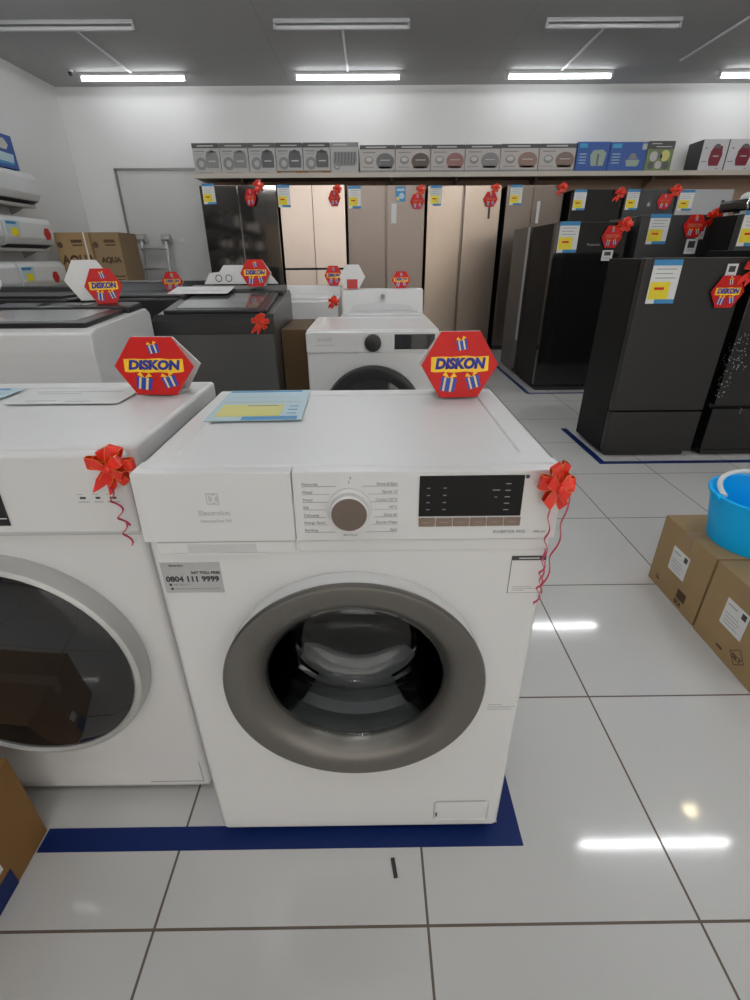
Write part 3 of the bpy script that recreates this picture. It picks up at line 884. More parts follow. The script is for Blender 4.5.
f1, d1 = fridge('black glass double-door fridge at the left end of the back row', -1.91, -1.045, YR, .66, 1.826, SBS, FR_SIDE, FR_MIRROR)
f2, d2 = fridge('four-door mirror glass fridge coloured with a peach reflection, brightest of the back row', -1.02, -.275, YR, .66, 1.82, [(0, .5, .97, 1.812), (.5, 1, .97, 1.812), (0, .5, .05, .955), (.5, 1, .05, .955)], FR_DARK, FR_PEACH_REFL)
f3, d3 = fridge('bronze steel double-door fridge with white strip label on its right door', -.25, .635, YR, .66, 1.816, [(0, .49, .05, 1.806), (.51, 1, .05, 1.806)], FR_DARK, FR_BROWN, FR_DARK)
f4, d4 = fridge('brushed steel double-door fridge with dark slim display', .662, 1.50, YR, .66, 1.811, [(0, .475, .05, 1.80), (.505, 1, .05, 1.80)], FR_DARK, FR_STEEL, FR_DARK)
f5, d5 = fridge('dark steel double-door fridge with pale upright handle', 1.56, 2.21, YR, .66, 1.806, [(0, .47, .05, 1.798), (.47, 1, .05, 1.798)], FR_SIDE, FR_DARK)
MB().box(-.005, -.004, .06, .005, .01, 1.79, FR_DARK).build('centre_strip', f3)
for f, d in ((f3, d3), (f4, d4)):
    for dd_ in d:
        pass
MB().box(.30-.02, -.006, 1.47, .30+.005, .004, 1.65, BLACK, .002).build('display', d4[1])
MB().box(.06, -.004, 1.43, .118, .004, 1.63, PAPER, .001).build('strip_label', d3[1])
st = MB().rect(.105, 1.645, .22, 1.79, PBLUE, FRONT(0, -.0005, 0), 0, .002)
st.disc(.175, 1.70, .03, PALEBLUE, FRONT(0, -.0005, 0), .002, .001); st.rect(.12, 1.745, .205, 1.77, PALEBLUE, FRONT(0, -.0005, 0), .002, .001); st.rect(.115, 1.655, .15, 1.69, PALEYEL, FRONT(0, -.0005, 0), .002, .001)
st.build('blue_sticker', d3[1], False)
MB().box(.03, -.02, 1.42, .065, .0, 1.64, PAPER, .006).build('handle', d5[1])
YR2 = 6.2
f6, d6 = fridge('glossy black two-door fridge in back row, next to the dark steel one', 2.25, 2.815, YR2, .66, 1.745, [(0, 1, .9, 1.738), (0, 1, .05, .885)], FR_SIDE, FR_GLASS)
f7, d7 = fridge('charcoal two-door fridge in back row beside the silver one', 2.845, 3.41, YR2, .66, 1.742, [(0, 1, 1.32, 1.735), (0, 1, .05, 1.30)], FR_SIDE, FR_GREY)
f8, d8 = fridge('silver two-door fridge at the right of the back row', 3.437, 4.05, YR2, .66, 1.738, [(0, 1, 1.42, 1.73), (0, 1, .05, 1.40)], FR_SIDE, FR_SILVER)
MB().rect(.19, 1.585, .225, 1.625, BLACK, FRONT(0, -.0003, 0)).build('badge', d8[0], False)
MB().rect(-.02, 1.57, .01, 1.60, SILVER, FRONT(0, -.0003, 0)).rect(-.012, 1.60, .002, 1.61, SILVER, FRONT(0, -.0003, 0)).build('badge', d7[0], False)
# second row
YA = 4.25
fA, dA = fridge('tall glossy black fridge standing in front of the dark steel one', 1.455, 2.03, YA, .58, 1.328, [(0, 1, .05, 1.32)], FR_SIDE, FR_GLASS)
MB().text('Panasonic', .03, 1.163, .026, GREYINK, FRONT(0, -.0002, 0)).build('brand_print', dA[0], False)
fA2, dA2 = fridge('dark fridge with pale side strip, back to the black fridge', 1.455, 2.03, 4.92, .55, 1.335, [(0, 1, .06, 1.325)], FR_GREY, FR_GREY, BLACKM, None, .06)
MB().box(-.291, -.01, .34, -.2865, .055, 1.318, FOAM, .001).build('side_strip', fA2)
fB, dB = fridge('dark two-door fridge with stickers behind the nearest black fridge', 2.11, 2.72, YA, .58, 1.372, [(0, 1, 1.0, 1.365), (0, 1, .05, .99)], FR_GREY, FR_GREY)
fC, dC = fridge('dark grey fridge cut by right frame edge, with large price card', 2.555, 3.13, 3.75, .33, 1.345, [(0, 1, .9, 1.337), (0, 1, .05, .89)], FR_SIDE, FR_GREY)
# nearest row
fD, dD = fridge('nearest matte black fridge with yellow price card', 1.388, 1.922, 2.663, .42, 1.083, [(0, 1, .282, 1.078), (0, 1, .03, .281)], FR_SIDE, FR_BLACK, BLACKM, None, .05, .007)
fE, dE = fridge('glossy black fridge with speckled flower doors, right of nearest', 1.975, 2.53, 2.663, .45, 1.12, [(0, 1, .31, 1.115), (0, 1, .03, .295)], FR_SIDE, FR_FLOWER)

# price cards
def make_card():
    t = thing('price_card', 'x', 'price card')
    X = FRONT(0, -.001, 0)
    MB().rect(-.5, -.5, .5, .5, PAPER, X, 0, .002).build('card', t, False)
    MB().rect(-.5, .37, .5, .5, PBLUE, X, .002, .001).build('header_band', t, False)
    y = MB().rect(-.46, -.40, .24, .0, YELLOW, X, .002, .001)
    y.rect(-.30, -.18, .05, -.12, RED, X, .003, .0006); y.rect(.27, -.4, .5, 0, PAPER, X, .002, .0005)
    y.build('price_block', t, False)
    l = MB()
    for i in range(3): l.rect(-.36, .28-i*.1, .36-.12*(i % 2), .30-i*.1, GREYINK, X, .002, .0008)
    l.build('small_print', t, False)
    MB().rect(-.2, -.5, .5, -.40, PBLUE, X, .002, .001).build('footer_band', t, False)
    return t
card0 = make_card(); fc = [True]
def put_card(x, y, z, w_, h_, label, rz=0, tilt=0, flat=False):
    t = card0 if fc[0] else copy_tree(card0); fc[0] = False
    t.location = (x, y, z); t.scale = (w_, 1, h_)
    t.rotation_euler = (R(-90) if flat else R(tilt), 0, R(rz))
    t['label'] = label; t['group'] = 'shop price cards'
    return t
CW, CH = .138, .195
YC = YR-.003
put_card(-1.805, YC, 1.73, CW, CH, 'price card on the black glass double-door fridge')
put_card(-.965, YC, 1.705, CW, CH+.02, 'price card on the four-door mirror glass fridge')
put_card(-.165, YC, 1.69, CW, CH+.02, 'price card on the bronze steel fridge')
put_card(.755, YC, 1.70, CW*.95, CH, 'price card on the brushed steel fridge')
put_card(1.665, YC, 1.70, CW*1.0, CH, 'price card on the dark steel fridge with upright handle')
put_card(2.34, YR2-.003, 1.635, CW*1.0, CH, 'price card on the glossy black back-row fridge')
put_card(2.93, YR2-.003, 1.635, CW*1.0, CH, 'price card on the charcoal back-row fridge')
put_card(3.53, YR2-.003, 1.625, CW*1.15, CH, 'price card on the silver back-row fridge')
put_card(1.562, YA-.003, 1.215, .155, .215, 'yellow and blue price card on tall glossy black fridge')
put_card(2.258, YA-.003, 1.265, .155, .205, 'yellow and blue price card on the dark fridge with stickers')
put_card(2.65, 3.747, 1.245, .17, .215, 'price card on the dark grey fridge at right frame edge')
put_card(1.506, 2.660, .964, .145, .205, 'largest upright price card, on the nearest matte black fridge')
# hanging hexagon tags and bows on the refrigerators
put_tag(-1.335, YR-.04, 1.69, 'red DISKON tag hanging on the black glass double-door fridge', 1.3, .8, -20)
put_tag(-.395, YR-.012, 1.68, 'red DISKON tag hanging on the four-door mirror glass fridge', 1.2, .8)
put_tag(.545, YR-.012, 1.645, 'red DISKON tag hanging on the bronze steel fridge', 1.15)
put_tag(1.375, YR-.012, 1.66, 'red DISKON tag hanging on the brushed steel fridge', 1.15)
put_tag(1.90, YA-.012, 1.215, 'red DISKON tag hanging on tall glossy black fridge', 1.2, .92)
put_tag(3.285, YR2-.012, 1.615, 'red DISKON tag hanging on the charcoal back-row fridge', 1.15)
put_tag(2.53, YA-.012, 1.285, 'red DISKON tag hanging on the dark fridge with stickers', 1.22)
put_tag(1.842, 2.663-.012, .916, 'red DISKON tag hanging on the nearest matte black fridge', 1.2, .98, 0, make_hanging_sign(True))
put_bow(-1.235, YR-.005, 1.81, 'red ribbon bow on the black glass double-door fridge', 1.6)
put_bow(-.355, YR-.01, 1.77, 'red ribbon bow on the four-door mirror glass fridge', 1.3)
put_bow(.585, YR-.01, 1.76, 'red ribbon bow on the bronze steel fridge', 1.4)
put_bow(1.425, YR-.01, 1.77, 'red ribbon bow on the brushed steel fridge', 1.3)
put_bow(2.18, YR-.01, 1.77, 'red ribbon bow on the dark steel fridge', 1.5)
put_bow(2.775, YR2-.01, 1.70, 'red ribbon bow on the glossy black back-row fridge', 1.6)
put_bow(3.385, YR2-.01, 1.72, 'red ribbon bow on the charcoal back-row fridge', 1.7)
put_bow(1.985, YA-.01, 1.30, 'red ribbon bow on tall glossy black fridge', 1.5)
put_bow(2.665, YA-.01, 1.355, 'red ribbon bow on the dark fridge with stickers', 1.5)
put_bow(1.945, 2.663-.02, 1.03, 'red ribbon bow on the nearest matte black fridge', 1.6)
def sticker(x, y, z, w_, h_, label, dark):
    m = MB().rect(-w_/2, -h_/2, w_/2, h_/2, PAPER, FRONT(), 0, .0015)
    m.rect(-w_*.3, 0 if dark else -h_*.1, w_*.3, h_*.36, INK, FRONT(), .0015, .0008)
    for i in range(2): m.rect(-w_*.35, -h_*(.2+.12*i), w_*.3, -h_*(.17+.12*i), GREYINK, FRONT(), .0015, .0008)
    o = m.build('sticker', None, False); o.location = (x, y, z)
    return tag(o, label, 'sticker', 'small white stickers on the refrigerators')
sticker(1.892, YA-.012, 1.085, .085, .075, 'small white label below the red tag of glossy black fridge', True)
sticker(2.60, YA-.002, 1.25, .06, .11, 'upper small white label on the dark fridge with stickers', True)
sticker(2.55, YA-.002, 1.145, .09, .105, 'lower small white label on the dark fridge with stickers', False)
sticker(1.838, 2.660, 1.008, .055, .075, 'dark-printed label above red tag on nearest matte black fridge', True)

# flat black appliance and a pale rounded one on the frame-edge refrigerator
mo = thing('gas_stove', 'flat black glossy appliance lying on the fridge at right frame edge', 'appliance', (2.745, 3.93, 1.345))
MB().box(-.16, -.14, .012, .38, .16, .085, BLKGLASS, .018, 3).build('stove_body', mo)
MB().tube([(-.155, -.15, .02), (-.175, -.165, .05), (-.15, -.15, .088)], .007, CHROME).build('side_handle', mo)
for sx in (-.12, .34): MB().cyl((sx, 0, 0), (sx, 0, .014), .02, BLACK, 12).build('foot', mo)
MB().lathe([(.03, .084), (.05, .084), (.05, .092), (.03, .092)], BLACK, Matrix.Translation((.02, 0, 0)), 24, True).build('burner', mo)
wa = thing('white_appliance', 'white rounded appliance standing behind the flat black one at right edge', 'appliance', (3.12, 4.30, 0))
MB().box(-.2, -.12, 1.02, .25, .12, 1.52, ACW, .05, 4).build('housing', wa)
MB().box(-.22, -.14, 0, .27, .14, 1.02, FR_SIDE, .01).build('pedestal', wa)

# ================================================================== SHELF AND ITS CARTONS
sh = thing('wall_shelf', 'long cream-edged shelf on the back wall above the refrigerators', 'shelf', (0, 0, 0))
ZS = 1.962
MB().box(-2.04, 6.69, ZS-.04, XR, YB, ZS, SHELFU).build('shelf_board', sh, False)
MB().box(-2.045, 6.672, ZS-.045, XR, 6.69, ZS+.004, SHELFM, .003).build('front_edge', sh)
for x in (-1.5, .28, 1.05, 2.0, 3.4, 4.9):
    MB().poly([(-6.98, 0), (-6.75, 0), (-6.75, -.03), (-6.98, -.10)], SHELFU, Matrix(((0, -1, 0), (0, 0, 1), (-1, 0, 0))).transposed().to_4x4() @ Matrix.Translation((0, 0, -x)) @ Matrix.Translation((0, ZS-.04, 0)), 0, .02).build('bracket', sh, False)
SC = 6.71/6.8
def carton(x0, x1, h, dep, base, label, art, side=None, y=6.71):
    t = thing('carton', label, 'cardboard box', ((x0+x1)/2, y, ZS), 0, 'cartons on the wall shelf')
    w_ = (x1-x0)-.006
    b = MB().box(-w_/2, 0, 0, w_/2, dep, h, base, .004)
    if side: b.rect(-dep+.003, .004, -.003, h-.004, side, MINUSX(-w_/2, 0, 0), .0005, .001)
    b.build('carton_body', t)
    a = MB(); art(a, w_, h, FRONT(0, -.0002, 0)); a.build('printed_front', t, False)
    return t
CB_G = mat('carton_grey_white', (.46, .455, .44), .6); CB_W = mat('carton_warm_white', (.50, .46, .43), .6)
CB_D = mat('carton_dark_band', (.085, .085, .085), .6); P_D = mat('print_charcoal', (.12, .12, .12), .6); P_G = mat('print_mid_grey', (.25, .25, .25), .6)
P_L = mat('print_pale', (.55, .54, .52), .6); CB_B = mat('carton_blue', (.03, .10, .36), .5); CB_GR = mat('carton_green', (.18, .24, .10), .6)
def pot_art(shade, head, tone):
    def art(a, w_, h, X):
        a.rect(-w_/2, h*.84, w_/2, h, head, X, 0, .001); a.rect(-w_*.3, h*.895, w_*.3, h*.93, P_L, X, .001, .001)
        a.rect(-w_/2, 0, w_/2, h*.1, tone, X, 0, .001); a.rect(-w_*.35, h*.035, w_*.2, h*.06, GREYINK, X, .001, .001)
        a.ring(-w_*.22, h*.34, w_*.2, w_*.1, P_G, X, .0005, .001, 20)
        cx, r = w_*.2, w_*.22
        pts = [(cx-r, h*.2), (cx+r, h*.2), (cx+r*1.08, h*.55), (cx+r*.8, h*.74), (cx-r*.8, h*.74), (cx-r*1.08, h*.55)]
        a.poly(pts, shade, X, .001, .001)
        a.poly([(cx-r*.5, h*.70), (cx+r*.5, h*.70), (cx+r*.3, h*.78), (cx-r*.3, h*.78)], shade, X, .001, .001)
        a.rect(cx-r*.6, h*.40, cx+r*.6, h*.44, P_L, X, .002, .0006)
        a.rect(-w_*.42, h*.64, -w_*.1, h*.66, GREYINK, X, 0, .001); a.rect(-w_*.42, h*.72, -w_*.05, h*.76, P_G, X, 0, .001)
    return art
def grill_art(a, w_, h, X):
    a.rect(-w_/2, h*.85, w_/2, h, P_G, X, 0, .001); a.rect(-w_*.4, h*.9, w_*.1, h*.94, P_L, X, .001, .001)
    a.poly([(-w_*.42, h*.35), (-w_*.3, h*.25), (w_*.35, h*.25), (w_*.44, h*.4), (w_*.42, h*.7), (-w_*.38, h*.7)], P_G, X, .0005, .001)
    for i in range(7):
        x = -w_*.36+i*w_*.115
        a.poly([(x, h*.3), (x+w_*.03, h*.3), (x+w_*.06, h*.68), (x+w_*.03, h*.68)], P_D, X, .0015, .001)
    a.ring(-w_*.28, h*.24, w_*.12, w_*.07, P_G, X, .0025, .001, 18)
def cooker_art(shade):
    def art(a, w_, h, X):
        a.rect(-w_/2, h*.85, w_/2, h, CB_D, X, 0, .001); a.rect(-w_*.33, h*.9, w_*.25, h*.945, P_L, X, .001, .001)
        a.rect(-w_/2, 0, w_/2, h*.1, P_G, X, 0, .001)
        pts = [(w_*.22+w_*.26*math.cos(t_*PI/9), h*.42+h*.30*math.sin(t_*PI/9)) for t_ in range(-3, 13)]
        a.poly(pts, shade, X, .0005, .001)
        a.rect(w_*.02, h*.17, w_*.42, h*.24, shade, X, .0005, .001)
        a.rect(w_*.08, h*.45, w_*.36, h*.48, P_L, X, .0016, .0008)
        a.disc(-w_*.24, h*.46, w_*.13, P_G, X, .0005, .001, 18, h*.15); a.disc(-w_*.24, h*.49, w_*.09, P_L, X, .0015, .001, 16, h*.08)
        a.rect(-w_*.42, h*.72, -w_*.05, h*.76, P_G, X, 0, .001); a.rect(-w_*.42, h*.2, -w_*.1, h*.23, P_G, X, 0, .001)
    return art
def blue_art(k):
    def art(a, w_, h, X):
        a.rect(-w_*.44, h*.80, -w_*.2, h*.94, mat('print_cyan', (.05, .38, .62), .5), X, 0, .001)
        G = mat('cooker_green', (.33, .42, .33), .5)
        if k == 0:
            a.poly([(-.02*w_, h*.2), (w_*.36, h*.2), (w_*.42, h*.62), (w_*.3, h*.74), (0, h*.72), (-w_*.08, h*.55)], G, X, 0, .001)
            a.rect(w_*.14, h*.22, w_*.2, h*.6, P_D, X, .001, .001)
        else:
            a.poly([(-.02*w_, h*.3), (0, h*.18), (w_*.3, h*.18), (w_*.34, h*.3), (w_*.34, h*.4), (-.04*w_, h*.4)], G, X, 0, .001)
            a.poly([(w_*.02, h*.42), (w_*.28, h*.42), (w_*.2, h*.62), (w_*.1, h*.62)], P_G, X, 0, .001)
            a.rect(w_*.36, h*.74, w_*.48, h*.94, P_L, X, 0, .001)
        for i in range(4): a.rect(-w_*.42, h*(.58-.1*i), -w_*.2, h*(.61-.1*i), PALEBLUE, X, 0, .001)
    return art
def green_art(a, w_, h, X):
    a.rect(-w_/2, h*.74, w_/2, h, CB_D, X, 0, .001); a.rect(-w_*.38, h*.9, 0, h*.93, P_L, X, .001, .001); a.rect(-w_*.2, h*.8, w_*.4, h*.83, P_L, X, .001, .001)
    for cx, cy, r, m in ((-.22, .5, .16, P_L), (.2, .52, .18, PALEYEL), (-.28, .2, .12, P_D), (.0, .22, .13, P_L), (.28, .2, .13, P_D), (0, .5, .1, P_G)):
        a.disc(cx*w_, cy*h, r*w_, m, X, 0, .001, 16)
REDP = mat('print_dark_red', (.20, .012, .03), .4)
def redpot_art(a, w_, h, X):
    a.poly([(-w_*.12, h*.16), (w_*.26, h*.16), (w_*.34, h*.5), (w_*.28, h*.78), (-w_*.02, h*.82), (-w_*.14, h*.62), (-w_*.17, h*.35)], REDP, X, 0, .001)
    a.poly([(-w_*.04, h*.72), (w_*.22, h*.70), (w_*.16, h*.84), (w_*.02, h*.85)], P_D, X, .001, .001)
    a.rect(-w_*.02, h*.45, w_*.2, h*.48, P_L, X, .001, .0008)
    a.rect(-w_*.44, h*.28, -w_*.24, h*.31, P_G, X, 0, .001); a.rect(-w_*.4, h*.7, -w_*.3, h*.74, P_G, X, 0, .001); a.rect(w_*.2, h*.06, w_*.3, h*.09, P_G, X, 0, .001)
BX = [x*SC for x in (-2.075, -1.743, -1.412, -1.092, -.772, -.451, -.118, .31, .727, 1.132, 1.55, 2.004, 2.447, 2.83, 3.274, 3.611)]
BX[0] += .012
arts = [pot_art(P_G, CB_D, CB_W), pot_art(P_G, P_D, CB_W), pot_art(P_D, P_D, CB_W), pot_art(P_D, CB_D, CARDD), pot_art(P_D, CB_D, CARDD), grill_art]
labs = ['grey pot carton at the left end of the shelf', 'grey pot carton second from the left end of the shelf', 'grey pot carton third from the shelf end, dark pot picture',
        'grey carton fourth from the shelf end, two dark pots pictured', 'grey carton fifth from the shelf end, two dark pots pictured', 'grey carton with striped grill plate picture']
for i in range(6): carton(BX[i], BX[i+1], .296, .27, CB_G, labs[i], arts[i])
tones = [(.16, .16, .165), (.13, .095, .08), (.33, .16, .15), (.24, .22, .23), (.30, .19, .15), (.24, .17, .14)]
labs = ['rice cooker carton with grey cooker, right of the grill carton', 'rice cooker carton with dark brown cooker picture', 'rice cooker carton with pinkish cooker picture',
        'rice cooker carton with pale grey cooker picture', 'rice cooker carton with tan cooker, second left of the blue cartons', 'rice cooker carton right beside the blue cartons']
P7 = [(BX[6]+.01, BX[7]), (BX[7], BX[8]), (BX[8], BX[9]), (BX[9], BX[10]), (BX[10], BX[11]), (BX[11], BX[12]-.008)]
for i in range(6): carton(P7[i][0], P7[i][1], .268+.004*(i > 3), .28, CB_W, labs[i], cooker_art(mat('cooker_print', tones[i], .6)))
carton(BX[12], BX[13], .288, .28, CB_B, 'blue cooker carton, left one of the two', blue_art(0))
carton(BX[13], BX[14], .284, .28, CB_B, 'blue cooker carton, right one beside the green carton', blue_art(1))
carton(BX[14], BX[15]-.02, .29, .2, CB_GR, 'dark and green appliance carton with round food pictures', green_art)
WB = mat('carton_white', (.60, .59, .60), .6)
carton(3.86, 4.16, .305, .30, WB, 'white carton with red pot picture and dark side', redpot_art, CB_D, 6.70)
carton(4.165, 4.50, .305, .30, WB, 'white carton with red pot picture, cut by the frame', redpot_art, CB_D, 6.70)
carton(4.505, 4.84, .305, .30, WB, 'white carton with red pot picture past the right frame edge', redpot_art, CB_D, 6.70)

# ================================================================== LEFT SIDE: air conditioners
XA = -3.35
RK = mat('rack_beige', (.40, .38, .35), .6)
for z, lb in ((1.58, 'top'), (1.19, 'middle'), (.80, 'lowest')):
    rk = thing('wall_ledge', 'narrow pale wall ledge carrying the %s air conditioner row' % lb, 'ledge', (XL, 4.9, z), 0, 'air conditioner ledges')
    MB().box(0, -.8, -.03, .20, .80, -.002, RK, .004).build('board', rk)
    for y in (-.7, .0, .7): MB().poly([(0, -.03), (.15, -.03), (0, -.09)], RK, Matrix(((1, 0, 0), (0, 0, 1), (0, -1, 0))).transposed().to_4x4() @ Matrix.Translation((0, 0, -y)), 0, .02).build('bracket', rk, False)
def make_ac():
    t = thing('air_conditioner', 'x', 'air conditioner')
    # cross-section in (x out, z up), extruded along y
    sec = [(0, 0), (.10, 0), (.165, .03), (.205, .09), (.205, .22), (.18, .262), (.14, .272), (0, .272)]
    Xm = Matrix(((1, 0, 0), (0, 0, 1), (0, -1, 0))).transposed().to_4x4()
    MB().poly(sec, ACW, Xm, -.38, .76, .012).build('casing', t)
    MB().poly([(.100, -.0006), (.103, -.0006), (.168, .0295), (.165, .031)], BLACK, Xm @ Matrix.Translation((.003, .0, 0)), -.34, .68).build('air_slot', t)
    return t
ac0 = make_ac(); fa = [True]
def put_ac(y, z, label, card=True):
    t = ac0 if fa[0] else copy_tree(ac0); fa[0] = False
    t.location = (XA-.205, y, z); t['label'] = label; t['group'] = 'air conditioners on the left rack'
    return t
put_ac(5.39, 1.58, 'white air conditioner on the top ledge of the rack')
put_ac(5.42, 1.19, 'white air conditioner with price sticker on the middle ledge')
put_ac(4.64, 1.19, 'white air conditioner end cut by left frame on middle ledge')
put_ac(5.46, .80, 'white air conditioner with price sticker on the lowest ledge')
put_ac(4.68, .80, 'white air conditioner end cut by left frame on lowest ledge')
for z, y, lb in ((1.19, 5.20, 'middle'), (.80, 5.22, 'lowest')):
    X = PLUSX(XA+.001, y, z)
    m = MB().rect(-.13, .115, .06, .225, PALEBLUE, X, 0, .002).rect(-.08, .1, .03, .165, YELLOW, X, .002, .001).rect(-.12, .195, .02, .218, PBLUE, X, .002, .001)
    o = m.build('price_sticker', None, False); tag(o, 'blue and yellow price sticker on the %s ledge air conditioner' % lb, 'sticker')
for z, y, lb in ((1.19+.13, 5.68, 'middle'), (.80+.12, 5.62, 'lowest')):
    o = MB().poly(hexpts(.06), REDDK, PLUSX(XA+.002, y, z), 0, .003).build('round_tag', None, False)
    tag(o, 'dark red hexagon tag on the %s ledge air conditioner' % lb, 'tag')
bx = thing('printed_carton', 'blue printed air conditioner carton on top of the rack', 'cardboard box', (XA-.2, 5.1, 1.853))
MB().box(0, -.5, 0, .17, .48, .27, mat('carton_deep_blue', (.03, .09, .34), .5), .004).build('carton_body', bx)
X = PLUSX(.1705, 0, 0)
MB().rect(-.40, .03, .42, .10, PBLUE, X).poly([(-.35, .15), (.36, .15), (.40, .19), (.36, .235), (-.35, .235)], P_L, X, 0, .001).poly([(-.1, .06), (.42, .05), (.44, .12), (-.1, .13)], PALEBLUE, X, .001, .001).build('printed_front', bx, False)

# AQUA cartons at the left rear
def aqua(x0, x1, y, h, label, s, m, strap):
    t = thing('tall_carton', label, 'cardboard box', ((x0+x1)/2, y, 0), 0)
    w_ = x1-x0
    MB().box(-w_/2, 0, 0, w_/2, .45, h, m, .006).build('carton_body', t)
    X = FRONT(0, -.0004, 0)
    a = MB().text('AQUA', .02, h-.27, s, CARDP, X, 0, .004)
    a.rect(-w_*.45, h-.44, w_*.45, h-.425, CARDP, X, 0, .001); a.rect(-w_*.2, h-.47, w_*.4, h-.46, CARDP, X, 0, .001)
    a.rect(-.02, h-.1, .10, h-.07, CARDP, X, 0, .001); a.rect(-.01, h-.13, .1, h-.115, CARDP, X, 0, .001); a.disc(-w_*.38, h-.12, .03, CARDP, X, 0, .001, 14)
    a.build('printed_front', t, False)
    if strap is not None: MB().box(strap-.007, -.003, 0, strap+.007, .453, h+.003, PAPER).build('strap', t, False)
    return t
aqua(-3.42, -3.04, 5.9, 1.345, 'left brown AQUA carton with strap, large lettering, beside the left wall', .125, CARD, .135)
aqua(-3.035, -2.73, 5.92, 1.345, 'right brown AQUA carton beside the step ladder', .075, noisy(mat('pale_cardboard', (.27, .185, .10), .75), 14, .08), None)

# step ladder leaning on the back wall
la = thing('step_ladder', 'grey aluminium step ladder leaning against the back wall', 'ladder', (-2.74, 6.6, 0))
for sx in (-1, 1):
    MB().box(-.018, -.03, 0, .018, .03, 1.35, ALU, .006, 2, Matrix.Translation((sx*.20, 0, 0)) @ Matrix.Rotation(R(-13), 4, 'X') @ Matrix.Rotation(R(-sx*2), 4, 'Y')).build('side_rail', la)
    MB().cyl((sx*.155-.05, .315, 1.31), (sx*.155+.05, .315, 1.31), .055, ALU, 20).build('hinge', la)
for k in range(5):
    z = .26+k*.235
    y = z*math.tan(R(13))
    MB().box(-.20+.03*z, y-.05, z-.012, .20-.03*z, y+.04, z+.012, ALU, .004).build('step', la)

# ================================================================== FRONT: cartons, bucket
def floor_carton(x0, y0, x1, y1, h, label, m, paint):
    t = thing('carton', label, 'cardboard box', ((x0+x1)/2, (y0+y1)/2, 0))
    a, b = (x1-x0)/2, (y1-y0)/2
    MB().box(-a, -b, 0, a, b, h, m, .003).build('carton_body', t)
    MB().box(-a-.0006, -.02, h-.05, a+.0006, .02, h+.0006, CARDT).build('packing_tape', t, False)
    paint(t, a, b, h)
    return t
def lab_paint(dark):
    def p(t, a, b, h):
        X = MINUSX(-a-.0003, 0, 0)
        X = X @ Matrix.Translation((-.006, -.047, 0)) @ Matrix.Diagonal((1.35, 1.2, 1, 1))
        s = MB().poly([(-.033, .125), (.033, .125), (.033, .2), (-.033, .2)], PAPER, X, 0, .0006)
        s.rect(-.028, .185, .0, .188, GREYINK, X, .0006, .0003)
        for i in range(4): s.rect(-.026, .135+i*.009, .018-.006*(i % 2), .1365+i*.009, GREYINK, X, .0006, .0003)
        s.rect(.014, .178, .027, .194, INK, X, .0006, .0003)
        s.build('address_label', t, False)
        X = MINUSX(-a-.0003, 0, 0) @ Matrix.Translation((.11, 0, 0))
        r = MB()
        if dark:
            r.ring(-.06, .055, .030, .027, CARDP, X, 0, .0005, 4)
            r.text('SKT', -.06, .05, .022, CARDP, X, .0005, .0004)
            r.rect(-.14, .028, -.115, .036, CARDP, X, 0, .0005)
        else:
            r.rect(-.08, .036, -.035, .070, CARDP, X, 0, .0005); r.text('SKA', -.065, .02, .022, CARDP, X, .0005, .0004)
            r.rect(-.205, .03, -.185, .036, CARDP, X, 0, .0005); r.rect(-.205, .042, -.19, .046, CARDP, X, 0, .0005)
        r.build('stamp_print', t, False)
    return p
floor_carton(1.047, 1.191, 1.62, 1.468, .265, 'brown carton on floor at right, farther one, under the bucket', CARD, lab_paint(False))
floor_carton(1.045, .915, 1.62, 1.182, .265, 'brown carton on floor at right, nearer one cut by frame', CARD, lab_paint(True))
bk = thing('bucket', 'bright blue plastic bucket with white handle standing on the brown cartons', 'bucket', (1.214, 1.286, .266))
bk.scale = (1, 1, .84)
MB().lathe([(0, 0), (.118, 0), (.121, .004), (.149, .185), (.156, .187), (.1575, .198), (.152, .202), (.146, .198), (.116, .008), (0, .007)], BUCKET, ID, 64).build('bucket_body', bk)
pts = []
for i in range(25):
    a = PI*i/24
    pts.append((-.153*math.cos(a)*math.cos(.5)+.0, -.153*math.cos(a)*math.sin(.5)*0 + .12*math.sin(a), .196+.035*math.sin(a)))
MB().tube(pts, .008, WPLAST, Matrix.Rotation(R(0), 4, 'Z'), 10).build('handle', bk)
for sx in (-1, 1): MB().cyl((sx*.145, 0, .19), (sx*.165, 0, .19), .014, BUCKET, 16).build('handle_lug', bk)
def lw_paint(t, a, b, h):
    X = PLUSX(a+.0003, 0, 0)
    MB().rect(b-.16, 0.002, b-.095, .05, TAPE, X, 0, .001).build('blue_tape', t, False)
    MB().rect(b-.14, .07, b-.105, .10, PAPER, X, 0, .001).build('address_label', t, False)
floor_carton(-1.05, .28, -.702, .588, .244, 'brown carton with blue tape at the lower left corner', CARDD, lw_paint)

